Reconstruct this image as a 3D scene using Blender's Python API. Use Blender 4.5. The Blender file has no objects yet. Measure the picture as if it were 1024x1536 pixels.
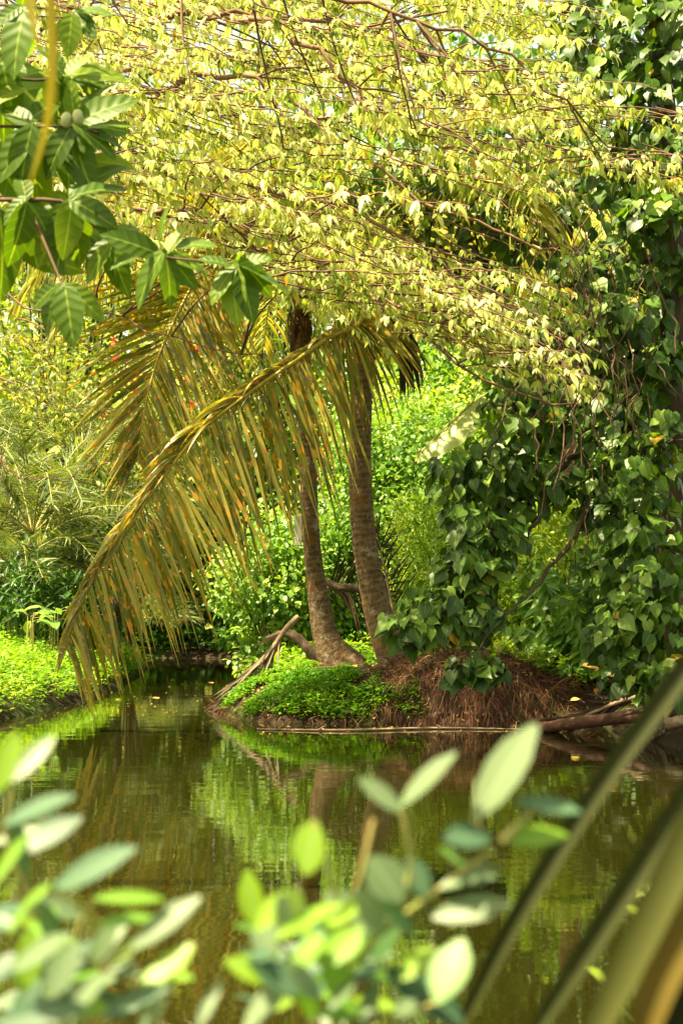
import bpy, math
import numpy as np
from math import radians as R

# ------------------------------------------------------------------ camera, sky, sun, exposure
S = bpy.context.scene
COL = S.collection
FPX, HOR, CAMZ = 2400.0, 905.0, 1.2          # focal length and horizon in photo pixels, eye height
PITCH = math.atan((HOR - 768) / FPX)
cd = bpy.data.cameras.new('camera'); cam = bpy.data.objects.new('camera', cd); COL.objects.link(cam)
cam.location = (0, 0, CAMZ); cam.rotation_euler = (math.pi / 2 + PITCH, 0, 0)
cd.sensor_fit = 'VERTICAL'; cd.sensor_height = 36; cd.sensor_width = 24; cd.lens = 36 * FPX / 1536
cd.clip_start = 0.05; cd.clip_end = 2000
cd.dof.use_dof = True; cd.dof.focus_distance = 16.5; cd.dof.aperture_fstop = 4.0; cd.dof.aperture_blades = 7
S.camera = cam

SUN = np.array((-0.45, -0.13, 0.88)); SUN /= np.linalg.norm(SUN)
elev = math.asin(SUN[2]); azim = math.atan2(SUN[0], SUN[1])       # from +Y clockwise
w = bpy.data.worlds.new('World'); S.world = w; w.use_nodes = True
nt = w.node_tree; bg = nt.nodes['Background']
sky = nt.nodes.new('ShaderNodeTexSky'); sky.sky_type = 'NISHITA'; sky.sun_disc = False
sky.sun_elevation = elev; sky.sun_rotation = azim; sky.dust_density = 2.5; sky.air_density = 1.0
warm = nt.nodes.new('ShaderNodeMix'); warm.data_type = 'RGBA'; warm.blend_type = 'MULTIPLY'; warm.inputs[0].default_value = 1; warm.inputs[7].default_value = (1.2, 1.0, .55, 1)   # hazy, warm white balance
nt.links.new(sky.outputs[0], warm.inputs[6]); nt.links.new(warm.outputs[2], bg.inputs[0]); bg.inputs[1].default_value = 0.115
sl = bpy.data.lights.new('sun', 'SUN'); sl.energy = 5.0; sl.angle = R(0.53); sl.color = (1.0, 0.875, 0.54)
so = bpy.data.objects.new('sun', sl); COL.objects.link(so)
import mathutils
so.rotation_euler = mathutils.Vector(SUN).to_track_quat('Z', 'Y').to_euler(); so.location = (-10, -12, 30)
S.view_settings.view_transform = 'Standard'; S.view_settings.look = 'None'
S.view_settings.exposure = 2.15; S.view_settings.gamma = 1.0
S.render.engine = 'CYCLES'
cy = S.cycles; cy.max_bounces = 9; cy.diffuse_bounces = 4; cy.transmission_bounces = 6; cy.glossy_bounces = 3
cy.caustics_reflective = False; cy.caustics_refractive = False; cy.use_denoising = True; cy.sample_clamp_indirect = 6

# ------------------------------------------------------------------ helpers
rng = np.random.default_rng(7)
def U(a, b, n=None): return rng.uniform(a, b, n)
def nrm(v):
    v = np.asarray(v, float); return v / np.maximum(np.linalg.norm(v, axis=-1, keepdims=True), 1e-9)
CT, ST = math.cos(PITCH), math.sin(PITCH)
def P(x, y, Y):
    """the point at distance Y that the photo shows at pixel x, y"""
    a = (np.asarray(x, float) - 512) / FPX; b = -(np.asarray(y, float) - 768) / FPX
    dy = CT - ST * b; dz = ST + CT * b; s = np.asarray(Y, float) / dy
    return np.stack(np.broadcast_arrays(a * s, np.asarray(Y, float) + 0 * s, CAMZ + dz * s), -1)
def W(x, y, z=0.0):
    b = -(y - 768) / FPX; dy = CT - ST * b; dz = ST + CT * b; s = (z - CAMZ) / dz
    return np.array(((x - 512) / FPX * s, dy * s, z))
def topx(p):
    p = np.asarray(p, float); d = p - np.array((0, 0, CAMZ))
    f = d[..., 1] * CT + d[..., 2] * ST; u = -d[..., 1] * ST + d[..., 2] * CT
    return 512 + FPX * d[..., 0] / f, 768 - FPX * u / f

ORG = {}
class MB:
    def __init__(s): s.v = []; s.f = {3: [], 4: []}; s.r = []; s.uv = []; s.n = 0
    def add(s, v, f, r=0.5, uv=None):
        v = np.asarray(v, float).reshape(-1, 3); f = np.asarray(f, int)
        s.v.append(v); s.f[f.shape[1]].append(f + s.n); s.n += len(v)
        s.r.append(np.broadcast_to(np.asarray(r, float), (len(v),)))
        s.uv.append(np.zeros((len(v), 2)) if uv is None else np.asarray(uv, float).reshape(-1, 2))
    def build(s, name, mat, parent=None, smooth=True):
        me = bpy.data.meshes.new(name)
        v = np.concatenate(s.v); o = ORG.get(parent.name, np.zeros(3)) if parent else np.zeros(3)
        v = v - o
        F4 = np.concatenate(s.f[4]) if s.f[4] else np.zeros((0, 4), int)
        F3 = np.concatenate(s.f[3]) if s.f[3] else np.zeros((0, 3), int)
        loops = np.concatenate([F4.ravel(), F3.ravel()])
        tot = np.concatenate([np.full(len(F4), 4), np.full(len(F3), 3)])
        st = np.concatenate([[0], np.cumsum(tot)[:-1]])
        me.vertices.add(len(v)); me.vertices.foreach_set('co', v.ravel().astype(np.float32))
        me.loops.add(len(loops)); me.loops.foreach_set('vertex_index', loops.astype(np.int32))
        me.polygons.add(len(tot)); me.polygons.foreach_set('loop_start', st.astype(np.int32))
        try: me.polygons.foreach_set('loop_total', tot.astype(np.int32))
        except Exception: pass
        me.polygons.foreach_set('use_smooth', np.full(len(tot), smooth))
        a = me.attributes.new('rnd', 'FLOAT', 'POINT'); a.data.foreach_set('value', np.concatenate(s.r).astype(np.float32))
        a = me.attributes.new('luv', 'FLOAT_VECTOR', 'POINT')
        uv = np.concatenate(s.uv); a.data.foreach_set('vector', np.c_[uv, np.zeros(len(uv))].ravel().astype(np.float32))
        me.update(calc_edges=True); me.materials.append(mat)
        ob = bpy.data.objects.new(name, me); COL.objects.link(ob)
        if parent: ob.parent = parent; ORG[ob.name] = o
        return ob
def tag(o, label, cat=None, group=None, kind=None):
    o['label'] = label
    if cat: o['category'] = cat
    if group: o['group'] = group
    if kind: o['kind'] = kind
    return o
def thing(name, loc, label, cat, group=None):
    o = bpy.data.objects.new(name, None); COL.objects.link(o); o.location = [float(q) for q in loc]
    o.empty_display_size = 0.2; ORG[o.name] = np.array(loc, float); return tag(o, label, cat, group)

def smooth_line(p, n):
    """Catmull-Rom through p, n points"""
    p = np.asarray(p, float)
    if len(p) < 3:
        t = np.linspace(0, 1, n)[:, None]; return p[0] * (1 - t) + p[-1] * t
    q = np.vstack([2 * p[0] - p[1], p, 2 * p[-1] - p[-2]])
    seg = np.linalg.norm(np.diff(p, axis=0), axis=1); c = np.concatenate([[0], np.cumsum(seg)]); c /= c[-1]
    out = []
    for t in np.linspace(0, 1, n):
        i = min(np.searchsorted(c, t, side='right') - 1, len(p) - 2); u = (t - c[i]) / max(c[i + 1] - c[i], 1e-9)
        a, b, cc, d = q[i], q[i + 1], q[i + 2], q[i + 3]
        out.append(0.5 * ((2 * b) + (-a + cc) * u + (2 * a - 5 * b + 4 * cc - d) * u * u + (-a + 3 * b - 3 * cc + d) * u ** 3))
    return np.array(out)
def tube(mb, pts, rad, n=6, r=0.5, cap=True, wob=0.0):
    pts = np.asarray(pts, float); m = len(pts); rad = np.broadcast_to(np.asarray(rad, float), (m,))
    T = nrm(np.gradient(pts, axis=0)); ref = np.array((0, 0, 1.0)) if abs(T[:, 2]).mean() < 0.8 else np.array((0, 1.0, 0))
    A = nrm(np.cross(T, ref)); B = np.cross(T, A)
    th = np.linspace(0, 2 * np.pi, n, endpoint=False)
    rr = rad[:, None] * (1 + (wob * rng.standard_normal((m, n)) if wob else 0))
    v = pts[:, None] + rr[..., None] * (A[:, None] * np.cos(th)[None, :, None] + B[:, None] * np.sin(th)[None, :, None])
    L = np.concatenate([[0], np.cumsum(np.linalg.norm(np.diff(pts, axis=0), axis=1))])
    uv = np.stack(np.broadcast_arrays(th[None, :] / 6.2832, L[:, None]), -1)
    i = np.arange(m - 1)[:, None] * n; j = np.arange(n)[None]; k = (j + 1) % n
    f = np.stack([i + j, i + k, i + n + k, i + n + j], -1).reshape(-1, 4)
    mb.add(v.reshape(-1, 3), f, r, uv.reshape(-1, 2))
    if cap:
        for e, s in ((0, 0), (m - 1, 1)):
            c = np.vstack([v[e], pts[e][None]]); fj = np.arange(n)
            ff = np.stack([fj, (fj + 1) % n, np.full(n, n)], -1)
            mb.add(c, ff if s else ff[:, ::-1], r, np.zeros((n + 1, 2)) + (0, L[e]))
def tpl(rows, fold=0.15, curl=0.2, wave=0.0):
    """leaf template: rows of (mid y, side y, half width)"""
    v, uv = [], []
    for k, (tm, ts, hw) in enumerate(rows):
        zz = -curl * tm * abs(tm)
        wv = wave * (1 if k % 2 else -1) * hw
        v += [(-hw, ts, zz + fold * hw + wv), (0, tm, zz), (hw, ts, zz + fold * hw - wv)]
        uv += [(-1, tm), (0, tm), (1, tm)]
    f = []
    for k in range(len(rows) - 1):
        a = 3 * k; f += [(a, a + 1, a + 4, a + 3), (a + 1, a + 2, a + 5, a + 4)]
    return np.array(v, float), np.array(f), np.array(uv, float)
T_OVAL = tpl([(0, 0, .02), (.2, .2, .17), (.5, .5, .24), (.8, .8, .15), (1, 1, .01)], .2, .18)
T_SMALL = tpl([(0, 0, .03), (.4, .4, .25), (1, 1, .02)], .25, .15)
T_ROUND = tpl([(0, 0, .05), (.25, .22, .36), (.65, .62, .36), (1, 1, .05)], .2, .2)
T_LANCE = tpl([(0, 0, .02), (.3, .3, .11), (.65, .65, .09), (1, 1, .005)], .3, .3)
T_HEART = tpl([(0, -.14, .2), (.1, .05, .42), (.33, .32, .47), (.62, .62, .30), (.85, .85, .10), (1.02, 1.02, .01)], .14, .22, .04)
T_NONI = tpl([(0, 0, .02), (.12, .12, .14), (.3, .3, .21), (.5, .5, .235), (.7, .7, .19), (.87, .87, .12), (1, 1, .01)], .18, .25, .06)
T_CANO = tpl([(0, 0, .03), (.35, .35, .155), (.7, .7, .135), (1, 1, .01)], .3, .35)
T_FG = tpl([(0, 0, .03), (.1, .1, .10), (.25, .25, .185), (.5, .5, .23), (.72, .72, .20), (.88, .88, .11), (.97, .97, .06), (1, 1, .01)], .16, .06)
T_FIB = tpl([(0, 0, .012), (.35, .35, .012), (.7, .7, .01), (1, 1, .004)], .0, .45)
def add_leaves(mb, T, pos, d, n, size, r):
    tv, tf, tuv = T; pos = np.asarray(pos, float); N = len(pos)
    if not N: return
    d = nrm(np.broadcast_to(d, (N, 3))); n = np.broadcast_to(n, (N, 3))
    X = nrm(np.cross(d, n)); Z = np.cross(X, d)
    s = np.broadcast_to(np.asarray(size, float), (N,))[:, None, None]
    v = pos[:, None] + s * (tv[None, :, 0:1] * X[:, None] + tv[None, :, 1:2] * d[:, None] + tv[None, :, 2:3] * Z[:, None])
    f = (tf[None] + (np.arange(N) * len(tv))[:, None, None]).reshape(-1, tf.shape[1])
    mb.add(v.reshape(-1, 3), f, np.repeat(np.broadcast_to(np.asarray(r, float), (N,)), len(tv)), np.tile(tuv, (N, 1)))
def rvec(n): return nrm(rng.standard_normal((n, 3)))

# ------------------------------------------------------------------ materials
def newmat(name):
    m = bpy.data.materials.new(name); m.use_nodes = True; t = m.node_tree; t.nodes.clear()
    out = t.nodes.new('ShaderNodeOutputMaterial'); return m, t, out
def N(t, kind, **kw):
    n = t.nodes.new('ShaderNode' + kind)
    for k, v in kw.items():
        if hasattr(n, k) and k not in ('inputs',): setattr(n, k, v)
        else: n.inputs[k].default_value = v
    return n
def ramp(t, fac, stops):
    n = t.nodes.new('ShaderNodeValToRGB'); e = n.color_ramp.elements
    e[0].position, e[0].color = stops[0][0], (*stops[0][1], 1); e[1].position, e[1].color = stops[-1][0], (*stops[-1][1], 1)
    for p, c in stops[1:-1]:
        q = e.new(p); q.color = (*c, 1)
    if fac is not None: t.links.new(fac, n.inputs[0])
    return n.outputs[0]
def mix(t, fac, a, b, mode='MIX'):
    n = t.nodes.new('ShaderNodeMix'); n.data_type = 'RGBA'; n.blend_type = mode
    for i, q in ((0, fac), (6, a), (7, b)):
        if hasattr(q, 'is_linked'): t.links.new(q, n.inputs[i])
        elif i == 0: n.inputs[0].default_value = q
        else: n.inputs[i].default_value = (*q, 1)
    return n.outputs[2]
def noise(t, vec, scale, detail=2.0, rough=0.5):
    n = N(t, 'TexNoise'); n.inputs['Scale'].default_value = scale; n.inputs['Detail'].default_value = detail; n.inputs['Roughness'].default_value = rough
    if vec is not None: t.links.new(vec, n.inputs['Vector'])
    return n.outputs['Fac']
def math_(t, op, a, b=0.0, c=None):
    n = N(t, 'Math', operation=op)
    for i, q in enumerate((a, b, c)):
        if q is None: continue
        if hasattr(q, 'is_linked'): t.links.new(q, n.inputs[i])
        else: n.inputs[i].default_value = q
    return n.outputs[0]
def leaf_mat(name, stops, trans=0.4, tint=(1.25, 1.15, .45), rough=0.45, spec=0.35, vein=0.0, veins=0, spots=None, tipbrown=None, mottle=0.25):
    m, t, out = newmat(name)
    at = N(t, 'Attribute', attribute_name='rnd'); uv = N(t, 'Attribute', attribute_name='luv')
    geo = N(t, 'NewGeometry'); sep = N(t, 'SeparateXYZ'); t.links.new(uv.outputs['Vector'], sep.inputs[0])
    c = ramp(t, at.outputs['Fac'], stops)
    if mottle:
        nz = noise(t, geo.outputs['Position'], 9.0, 3)
        c = mix(t, math_(t, 'MULTIPLY', nz, mottle * 1.6), c, (0.02, 0.04, 0.005)) if mottle > 0.2 else c
    if spots:
        cmb = N(t, 'CombineXYZ')
        t.links.new(math_(t, 'MULTIPLY', sep.outputs[1], 12.0), cmb.inputs[0]); t.links.new(math_(t, 'MULTIPLY', at.outputs['Fac'], 371.0), cmb.inputs[1])
        t.links.new(math_(t, 'MULTIPLY', sep.outputs[0], 0.3), cmb.inputs[2])
        nz = noise(t, cmb.outputs[0], 1.0, 3, .6)
        c = mix(t, ramp(t, nz, [(spots[1], (0, 0, 0)), (spots[1] + .07, (1, 1, 1))]), c, spots[0])
        nz2 = noise(t, cmb.outputs[0], 2.3, 2, .6)
        c = mix(t, ramp(t, nz2, [(.66, (0, 0, 0)), (.72, (.8, .8, .8))]), c, (0.16, 0.07, 0.02))
    if tipbrown:
        nz = math_(t, 'ADD', sep.outputs[1], math_(t, 'MULTIPLY', noise(t, geo.outputs['Position'], 7, 3), .35))
        c = mix(t, ramp(t, nz, [(tipbrown, (0, 0, 0)), (tipbrown + .05, (1, 1, 1))]), c, (.30, .17, .08))
    ax = math_(t, 'ABSOLUTE', sep.outputs[0])
    bumpn = None
    if vein:
        c = mix(t, ramp(t, ax, [(0.02, (vein,) * 3), (0.10, (0, 0, 0))]), c, tuple(min(1, q * 1.9 + .05) for q in stops[-1][1]))
    if veins:
        ph = math_(t, 'SINE', math_(t, 'MULTIPLY', math_(t, 'SUBTRACT', sep.outputs[1], math_(t, 'MULTIPLY', ax, .16)), veins * 6.283))
        bumpn = N(t, 'Bump'); bumpn.inputs['Strength'].default_value = .35; bumpn.inputs['Distance'].default_value = .0022
        t.links.new(ph, bumpn.inputs['Height'])
        c = mix(t, ramp(t, math_(t, 'MULTIPLY', ph, .5), [(.44, (0, 0, 0)), (.5, (.14, .14, .14))]), c, tuple(q * 1.5 + .02 for q in stops[-1][1]))
    p = N(t, 'BsdfPrincipled'); p.inputs['Roughness'].default_value = rough; p.inputs['Specular IOR Level'].default_value = spec
    t.links.new(c, p.inputs['Base Color'])
    tr = N(t, 'BsdfTranslucent'); t.links.new(mix(t, 1.0, c, tint, 'MULTIPLY'), tr.inputs[0])
    if bumpn: t.links.new(bumpn.outputs[0], p.inputs['Normal'])
    ms = N(t, 'MixShader'); ms.inputs[0].default_value = trans
    t.links.new(p.outputs[0], ms.inputs[1]); t.links.new(tr.outputs[0], ms.inputs[2]); t.links.new(ms.outputs[0], out.inputs[0])
    return m
def rough_mat(name, stops, scale=6, detail=6, bump=.6, dist=.02, rough=.85, stretch=None, patch=None, spec=.25, rndmix=None):
    m, t, out = newmat(name); geo = N(t, 'NewGeometry'); vec = geo.outputs['Position']
    if stretch:
        mp = N(t, 'Mapping'); mp.inputs['Scale'].default_value = stretch; t.links.new(vec, mp.inputs[0]); vec = mp.outputs[0]
    nz = noise(t, vec, scale, detail, .62); c = ramp(t, nz, stops)
    if patch:
        c = mix(t, ramp(t, noise(t, geo.outputs['Position'], patch[1], 4, .6), [(patch[2], (0, 0, 0)), (patch[2] + .08, (1, 1, 1))]), c, patch[0])
    if rndmix:
        at = N(t, 'Attribute', attribute_name='rnd'); c = mix(t, at.outputs['Fac'], c, rndmix)
    p = N(t, 'BsdfPrincipled'); p.inputs['Roughness'].default_value = rough; p.inputs['Specular IOR Level'].default_value = spec
    t.links.new(c, p.inputs['Base Color'])
    b = N(t, 'Bump'); b.inputs['Strength'].default_value = bump; b.inputs['Distance'].default_value = dist
    t.links.new(noise(t, vec, scale * 2.5, 5, .65), b.inputs['Height']); t.links.new(b.outputs[0], p.inputs['Normal'])
    t.links.new(p.outputs[0], out.inputs[0]); return m

M = {}
M['canopy'] = leaf_mat('canopy_leaf', [(0, (.12, .20, .025)), (.3, (.36, .43, .08)), (.65, (.63, .65, .24)), (.955, (.80, .80, .46)), (.97, (.68, .48, .10)), (1, (.60, .32, .05))], .48, (1.12, 1.15, .6), .5, .3, mottle=0)
M['thin'] = leaf_mat('thin_leaf', [(0, (.10, .17, .02)), (.6, (.25, .32, .05)), (1, (.5, .5, .08))], .5, mottle=0)
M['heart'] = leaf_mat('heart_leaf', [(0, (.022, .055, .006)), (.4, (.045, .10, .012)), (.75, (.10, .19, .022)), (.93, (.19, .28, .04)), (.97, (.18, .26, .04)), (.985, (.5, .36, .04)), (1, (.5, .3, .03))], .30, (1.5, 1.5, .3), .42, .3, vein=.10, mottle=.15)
M['noni'] = leaf_mat('noni_leaf', [(0, (.045, .095, .006)), (.6, (.10, .18, .010)), (1, (.26, .33, .02))], .5, (1.4, 1.4, .3), .45, .28, vein=.4, veins=6, mottle=.12)
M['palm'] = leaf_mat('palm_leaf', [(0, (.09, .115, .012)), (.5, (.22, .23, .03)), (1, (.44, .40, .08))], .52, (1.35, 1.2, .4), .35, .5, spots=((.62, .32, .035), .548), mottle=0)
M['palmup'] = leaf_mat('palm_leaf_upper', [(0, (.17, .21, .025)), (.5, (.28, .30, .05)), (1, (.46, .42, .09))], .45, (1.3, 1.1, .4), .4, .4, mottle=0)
M['date'] = leaf_mat('date_palm_leaf', [(0, (.05, .09, .022)), (.6, (.11, .16, .05)), (.9, (.20, .24, .09)), (1, (.34, .34, .06))], .35, (1.3, 1.2, .35), .5, .3, mottle=0)
M['deadpalm'] = leaf_mat('dry_palm_leaf', [(0, (.06, .04, .025)), (.5, (.14, .10, .065)), (1, (.28, .22, .155))], .12, (1, .8, .6), .7, .2, mottle=0)
M['darkdead'] = leaf_mat('dark_dry_leaf', [(0, (.025, .015, .01)), (.6, (.06, .04, .025)), (1, (.14, .10, .05))], .08, (1, .8, .6), .7, .2, mottle=0)
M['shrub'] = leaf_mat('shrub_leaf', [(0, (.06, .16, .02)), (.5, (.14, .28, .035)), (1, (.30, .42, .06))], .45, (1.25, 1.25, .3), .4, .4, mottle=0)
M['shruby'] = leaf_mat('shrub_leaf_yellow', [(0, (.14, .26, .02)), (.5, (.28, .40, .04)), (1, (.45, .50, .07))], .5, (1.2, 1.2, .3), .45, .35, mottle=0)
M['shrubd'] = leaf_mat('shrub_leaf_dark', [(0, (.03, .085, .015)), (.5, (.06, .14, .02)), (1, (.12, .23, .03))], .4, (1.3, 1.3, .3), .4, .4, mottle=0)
M['sapling'] = leaf_mat('sapling_leaf', [(0, (.08, .20, .03)), (.6, (.18, .34, .05)), (1, (.34, .46, .09))], .45, (1.2, 1.2, .3), .4, .4, vein=.4, mottle=0)
M['far'] = leaf_mat('far_leaf', [(0, (.10, .18, .03)), (.5, (.24, .31, .06)), (1, (.44, .46, .10))], .45, (1.2, 1.1, .4), .5, .3, mottle=0)
M['cover'] = leaf_mat('cover_leaf', [(0, (.10, .24, .015)), (.6, (.22, .38, .025)), (.97, (.36, .47, .05)), (1, (.7, .6, .05))], .45, (1.2, 1.2, .3), .45, .35, mottle=0)
M['moss'] = leaf_mat('moss_leaf', [(0, (.05, .16, .008)), (.6, (.12, .28, .012)), (1, (.30, .38, .04))], .4, (1.2, 1.2, .3), .5, .3, mottle=0)
M['litter'] = leaf_mat('litter_leaf', [(0, (.10, .05, .02)), (.5, (.28, .15, .05)), (.85, (.50, .30, .08)), (1, (.62, .42, .10))], .15, (1, .8, .5), .6, .3, mottle=0)
M['fib'] = leaf_mat('root_fibre', [(0, (.015, .006, .003)), (.5, (.065, .021, .010)), (.85, (.15, .062, .025)), (1, (.28, .18, .08))], .1, (1, .7, .5), .7, .2, mottle=0)
M['fg'] = leaf_mat('thick_leaf', [(0, (.035, .085, .045)), (.35, (.075, .145, .085)), (.5, (.12, .26, .02)), (.7, (.20, .33, .02)), (.8, (.11, .17, .08)), (1, (.18, .24, .13))], .36, (1.2, 1.3, .3), .42, .32, vein=.35, mottle=.1)
M['strap'] = leaf_mat('strap_leaf', [(0, (.012, .015, .003)), (.4, (.042, .050, .010)), (.7, (.080, .070, .010)), (1, (.12, .06, .010))], .2, (1.2, 1.0, .4), .6, .15, mottle=0)
M['yellowleaf'] = leaf_mat('yellowed_leaf', [(0, (.34, .27, .02)), (1, (.50, .42, .05))], .5, (1.2, 1.05, .3), .5, .3, mottle=0)
M['banana'] = leaf_mat('banana_leaf', [(0, (.22, .32, .07)), (1, (.40, .48, .15))], .4, (1.2, 1.2, .4), .4, .4, veins=13, tipbrown=1.02, mottle=0)
M['red'] = leaf_mat('red_petal', [(0, (.6, .03, .03)), (1, (.75, .10, .08))], .3, (1, .8, .8), .5, .3, mottle=0)
M['twig'] = rough_mat('twig_bark', [(.3, (.13, .07, .045)), (.6, (.25, .14, .09)), (.8, (.36, .25, .17))], 14, 4, .3, .004, rndmix=(.05, .03, .018))
M['bark'] = rough_mat('dark_bark', [(.3, (.035, .022, .014)), (.6, (.09, .06, .038)), (.8, (.16, .11, .07))], 9, 6, .7, .02, stretch=(1, 1, .35))
M['green_stem'] = rough_mat('green_stem', [(.3, (.22, .26, .06)), (.7, (.42, .32, .12))], 20, 2, .1, .002, rough=.5)
M['banstem'] = rough_mat('banana_stem', [(.3, (.05, .045, .02)), (.6, (.13, .12, .04)), (.8, (.18, .14, .07))], 8, 4, .3, .006, stretch=(2, 2, .4))
M['stalk'] = rough_mat('palm_stalk', [(.3, (.28, .24, .04)), (.7, (.50, .36, .06))], 12, 3, .15, .003, rough=.45)
M['fibre'] = rough_mat('sheath_fibre', [(.3, (.04, .02, .012)), (.6, (.13, .06, .03)), (.8, (.26, .14, .07))], 12, 6, .9, .02, stretch=(3, 3, .5))
M['dry'] = rough_mat('dry_wood', [(.3, (.16, .10, .06)), (.6, (.33, .24, .16)), (.8, (.50, .41, .30))], 10, 6, .5, .01, stretch=(.4, 2, 2))
M['redlog'] = rough_mat('reddish_log', [(.3, (.03, .012, .008)), (.6, (.085, .035, .02)), (.8, (.15, .08, .05))], 7, 6, .8, .015, rough=.7, stretch=(.5, 2, 2))
M['board'] = rough_mat('weathered_board', [(.3, (.50, .47, .36)), (.6, (.68, .65, .54)), (.8, (.76, .73, .62))], 18, 4, .3, .003, stretch=(2, 2, .4))
M['nut'] = rough_mat('fruit_skin', [(.3, (.30, .34, .12)), (.7, (.50, .52, .25))], 40, 2, .5, .004, rough=.5)

def trunk_mat():
    m, t, out = newmat('ringed_palm_bark')
    uv = N(t, 'Attribute', attribute_name='luv'); geo = N(t, 'NewGeometry'); sep = N(t, 'SeparateXYZ'); t.links.new(uv.outputs['Vector'], sep.inputs[0])
    nb = noise(t, geo.outputs['Position'], 5, 5, .6)
    ph = math_(t, 'ADD', math_(t, 'MULTIPLY', sep.outputs[1], 15.0), math_(t, 'MULTIPLY', nb, 2.6))
    fr = math_(t, 'FRACT', ph)
    c = ramp(t, noise(t, geo.outputs['Position'], 16, 6, .7), [(.28, (.05, .03, .016)), (.5, (.14, .085, .045)), (.66, (.24, .165, .095)), (.8, (.40, .32, .22))])
    c = mix(t, ramp(t, math_(t, 'ADD', fr, math_(t, 'MULTIPLY', math_(t, 'SUBTRACT', noise(t, geo.outputs['Position'], 13, 4, .7), .5), .5)), [(.0, (.6,) * 3), (.14, (0, 0, 0))]), c, (.045, .025, .018))
    c = mix(t, ramp(t, math_(t, 'ADD', fr, math_(t, 'MULTIPLY', noise(t, geo.outputs['Position'], 22, 3), .7)), [(.5, (.32,) * 3), (.8, (0, 0, 0))]), c, (.34, .26, .17))
    c = mix(t, ramp(t, noise(t, geo.outputs['Position'], 3.3, 5, .7), [(.55, (0, 0, 0)), (.66, (.8,) * 3)]), c, (.30, .13, .04))
    c = mix(t, ramp(t, noise(t, geo.outputs['Position'], 6.1, 6, .75), [(.57, (0, 0, 0)), (.63, (.7,) * 3)]), c, (.42, .38, .30))
    c = mix(t, ramp(t, noise(t, geo.outputs['Position'], 7.7, 4, .65), [(.62, (0, 0, 0)), (.70, (.7,) * 3)]), c, (.035, .025, .015))
    p = N(t, 'BsdfPrincipled'); p.inputs['Roughness'].default_value = .85; p.inputs['Specular IOR Level'].default_value = .2; t.links.new(c, p.inputs['Base Color'])
    b = N(t, 'Bump'); b.inputs['Strength'].default_value = .8; b.inputs['Distance'].default_value = .015
    hh = math_(t, 'ADD', math_(t, 'MULTIPLY', fr, .8), noise(t, geo.outputs['Position'], 30, 5, .7)); t.links.new(hh, b.inputs['Height'])
    t.links.new(b.outputs[0], p.inputs['Normal']); t.links.new(p.outputs[0], out.inputs[0]); return m
M['trunk'] = trunk_mat()
def soil_mat():
    m, t, out = newmat('wet_soil'); geo = N(t, 'NewGeometry')
    c = ramp(t, noise(t, geo.outputs['Position'], 5, 8, .68), [(.3, (.008, .006, .003)), (.52, (.027, .018, .008)), (.7, (.058, .040, .018)), (.82, (.12, .085, .035))])
    c = mix(t, ramp(t, noise(t, geo.outputs['Position'], 1.1, 4, .6), [(.48, (0, 0, 0)), (.62, (.7,) * 3)]), c, (.05, .09, .012))
    p = N(t, 'BsdfPrincipled'); p.inputs['Roughness'].default_value = .9; p.inputs['Specular IOR Level'].default_value = .2; t.links.new(c, p.inputs['Base Color'])
    b = N(t, 'Bump'); b.inputs['Strength'].default_value = .8; b.inputs['Distance'].default_value = .05
    t.links.new(noise(t, geo.outputs['Position'], 11, 8, .7), b.inputs['Height']); t.links.new(b.outputs[0], p.inputs['Normal']); t.links.new(p.outputs[0], out.inputs[0]); return m
M['soil'] = soil_mat()
def water_mat():
    m, t, out = newmat('pond_water'); geo = N(t, 'NewGeometry')
    mp = N(t, 'Mapping'); mp.inputs['Scale'].default_value = (.55, 1.0, 1.0); t.links.new(geo.outputs['Position'], mp.inputs[0])
    h = math_(t, 'ADD', math_(t, 'MULTIPLY', noise(t, mp.outputs[0], 3.0, 2, .5), 1.0), math_(t, 'MULTIPLY', noise(t, mp.outputs[0], 11, 3, .55), .22))
    b = N(t, 'Bump'); b.inputs['Strength'].default_value = .24; b.inputs['Distance'].default_value = .0075; t.links.new(h, b.inputs['Height'])
    p = N(t, 'BsdfPrincipled'); p.inputs['Roughness'].default_value = .02; p.inputs['IOR'].default_value = 1.95
    p.inputs['Base Color'].default_value = (.012, .0115, .0015, 1)
    t.links.new(b.outputs[0], p.inputs['Normal']); t.links.new(p.outputs[0], out.inputs[0]); return m
M['water'] = water_mat()

# ------------------------------------------------------------------ the setting: terrain and water
POLY_R = [(-1.46, 18.6), (-1.28, 17.4), (-1.0, 16.5), (-.6, 16.1), (.5, 16.0), (.9, 15.7), (1.7, 15.55), (2.3, 15.5), (2.55, 15.9), (2.75, 14.2), (2.75, 13.2), (3.0, 12.0), (3.8, 9),
          (6, 4), (400, -60), (400, 500), (-2.0, 500), (-2.3, 36), (-2.0, 30), (-1.7, 26), (-1.25, 22), (-1.15, 20)]
POLY_L = [(-3.7, 13.5), (-3.45, 15), (-3.4, 17), (-3.2, 19.2), (-3.15, 22), (-3.35, 27), (-3.9, 32), (-4.6, 36), (-400, 120), (-400, 0), (-30, 4), (-9, 8), (-5, 11)]
POLY_F = [(-400, 60), (-12, 37), (-4.2, 35.3), (-2.2, 34.8), (2, 34.5), (400, 60), (400, 600), (-400, 600)]
POLY_N = [(-400, -1), (-8, 1.7), (-2, 2.25), (2, 2.3), (5, 3), (8, 2), (400, -30), (400, -400), (-400, -400)]
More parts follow.
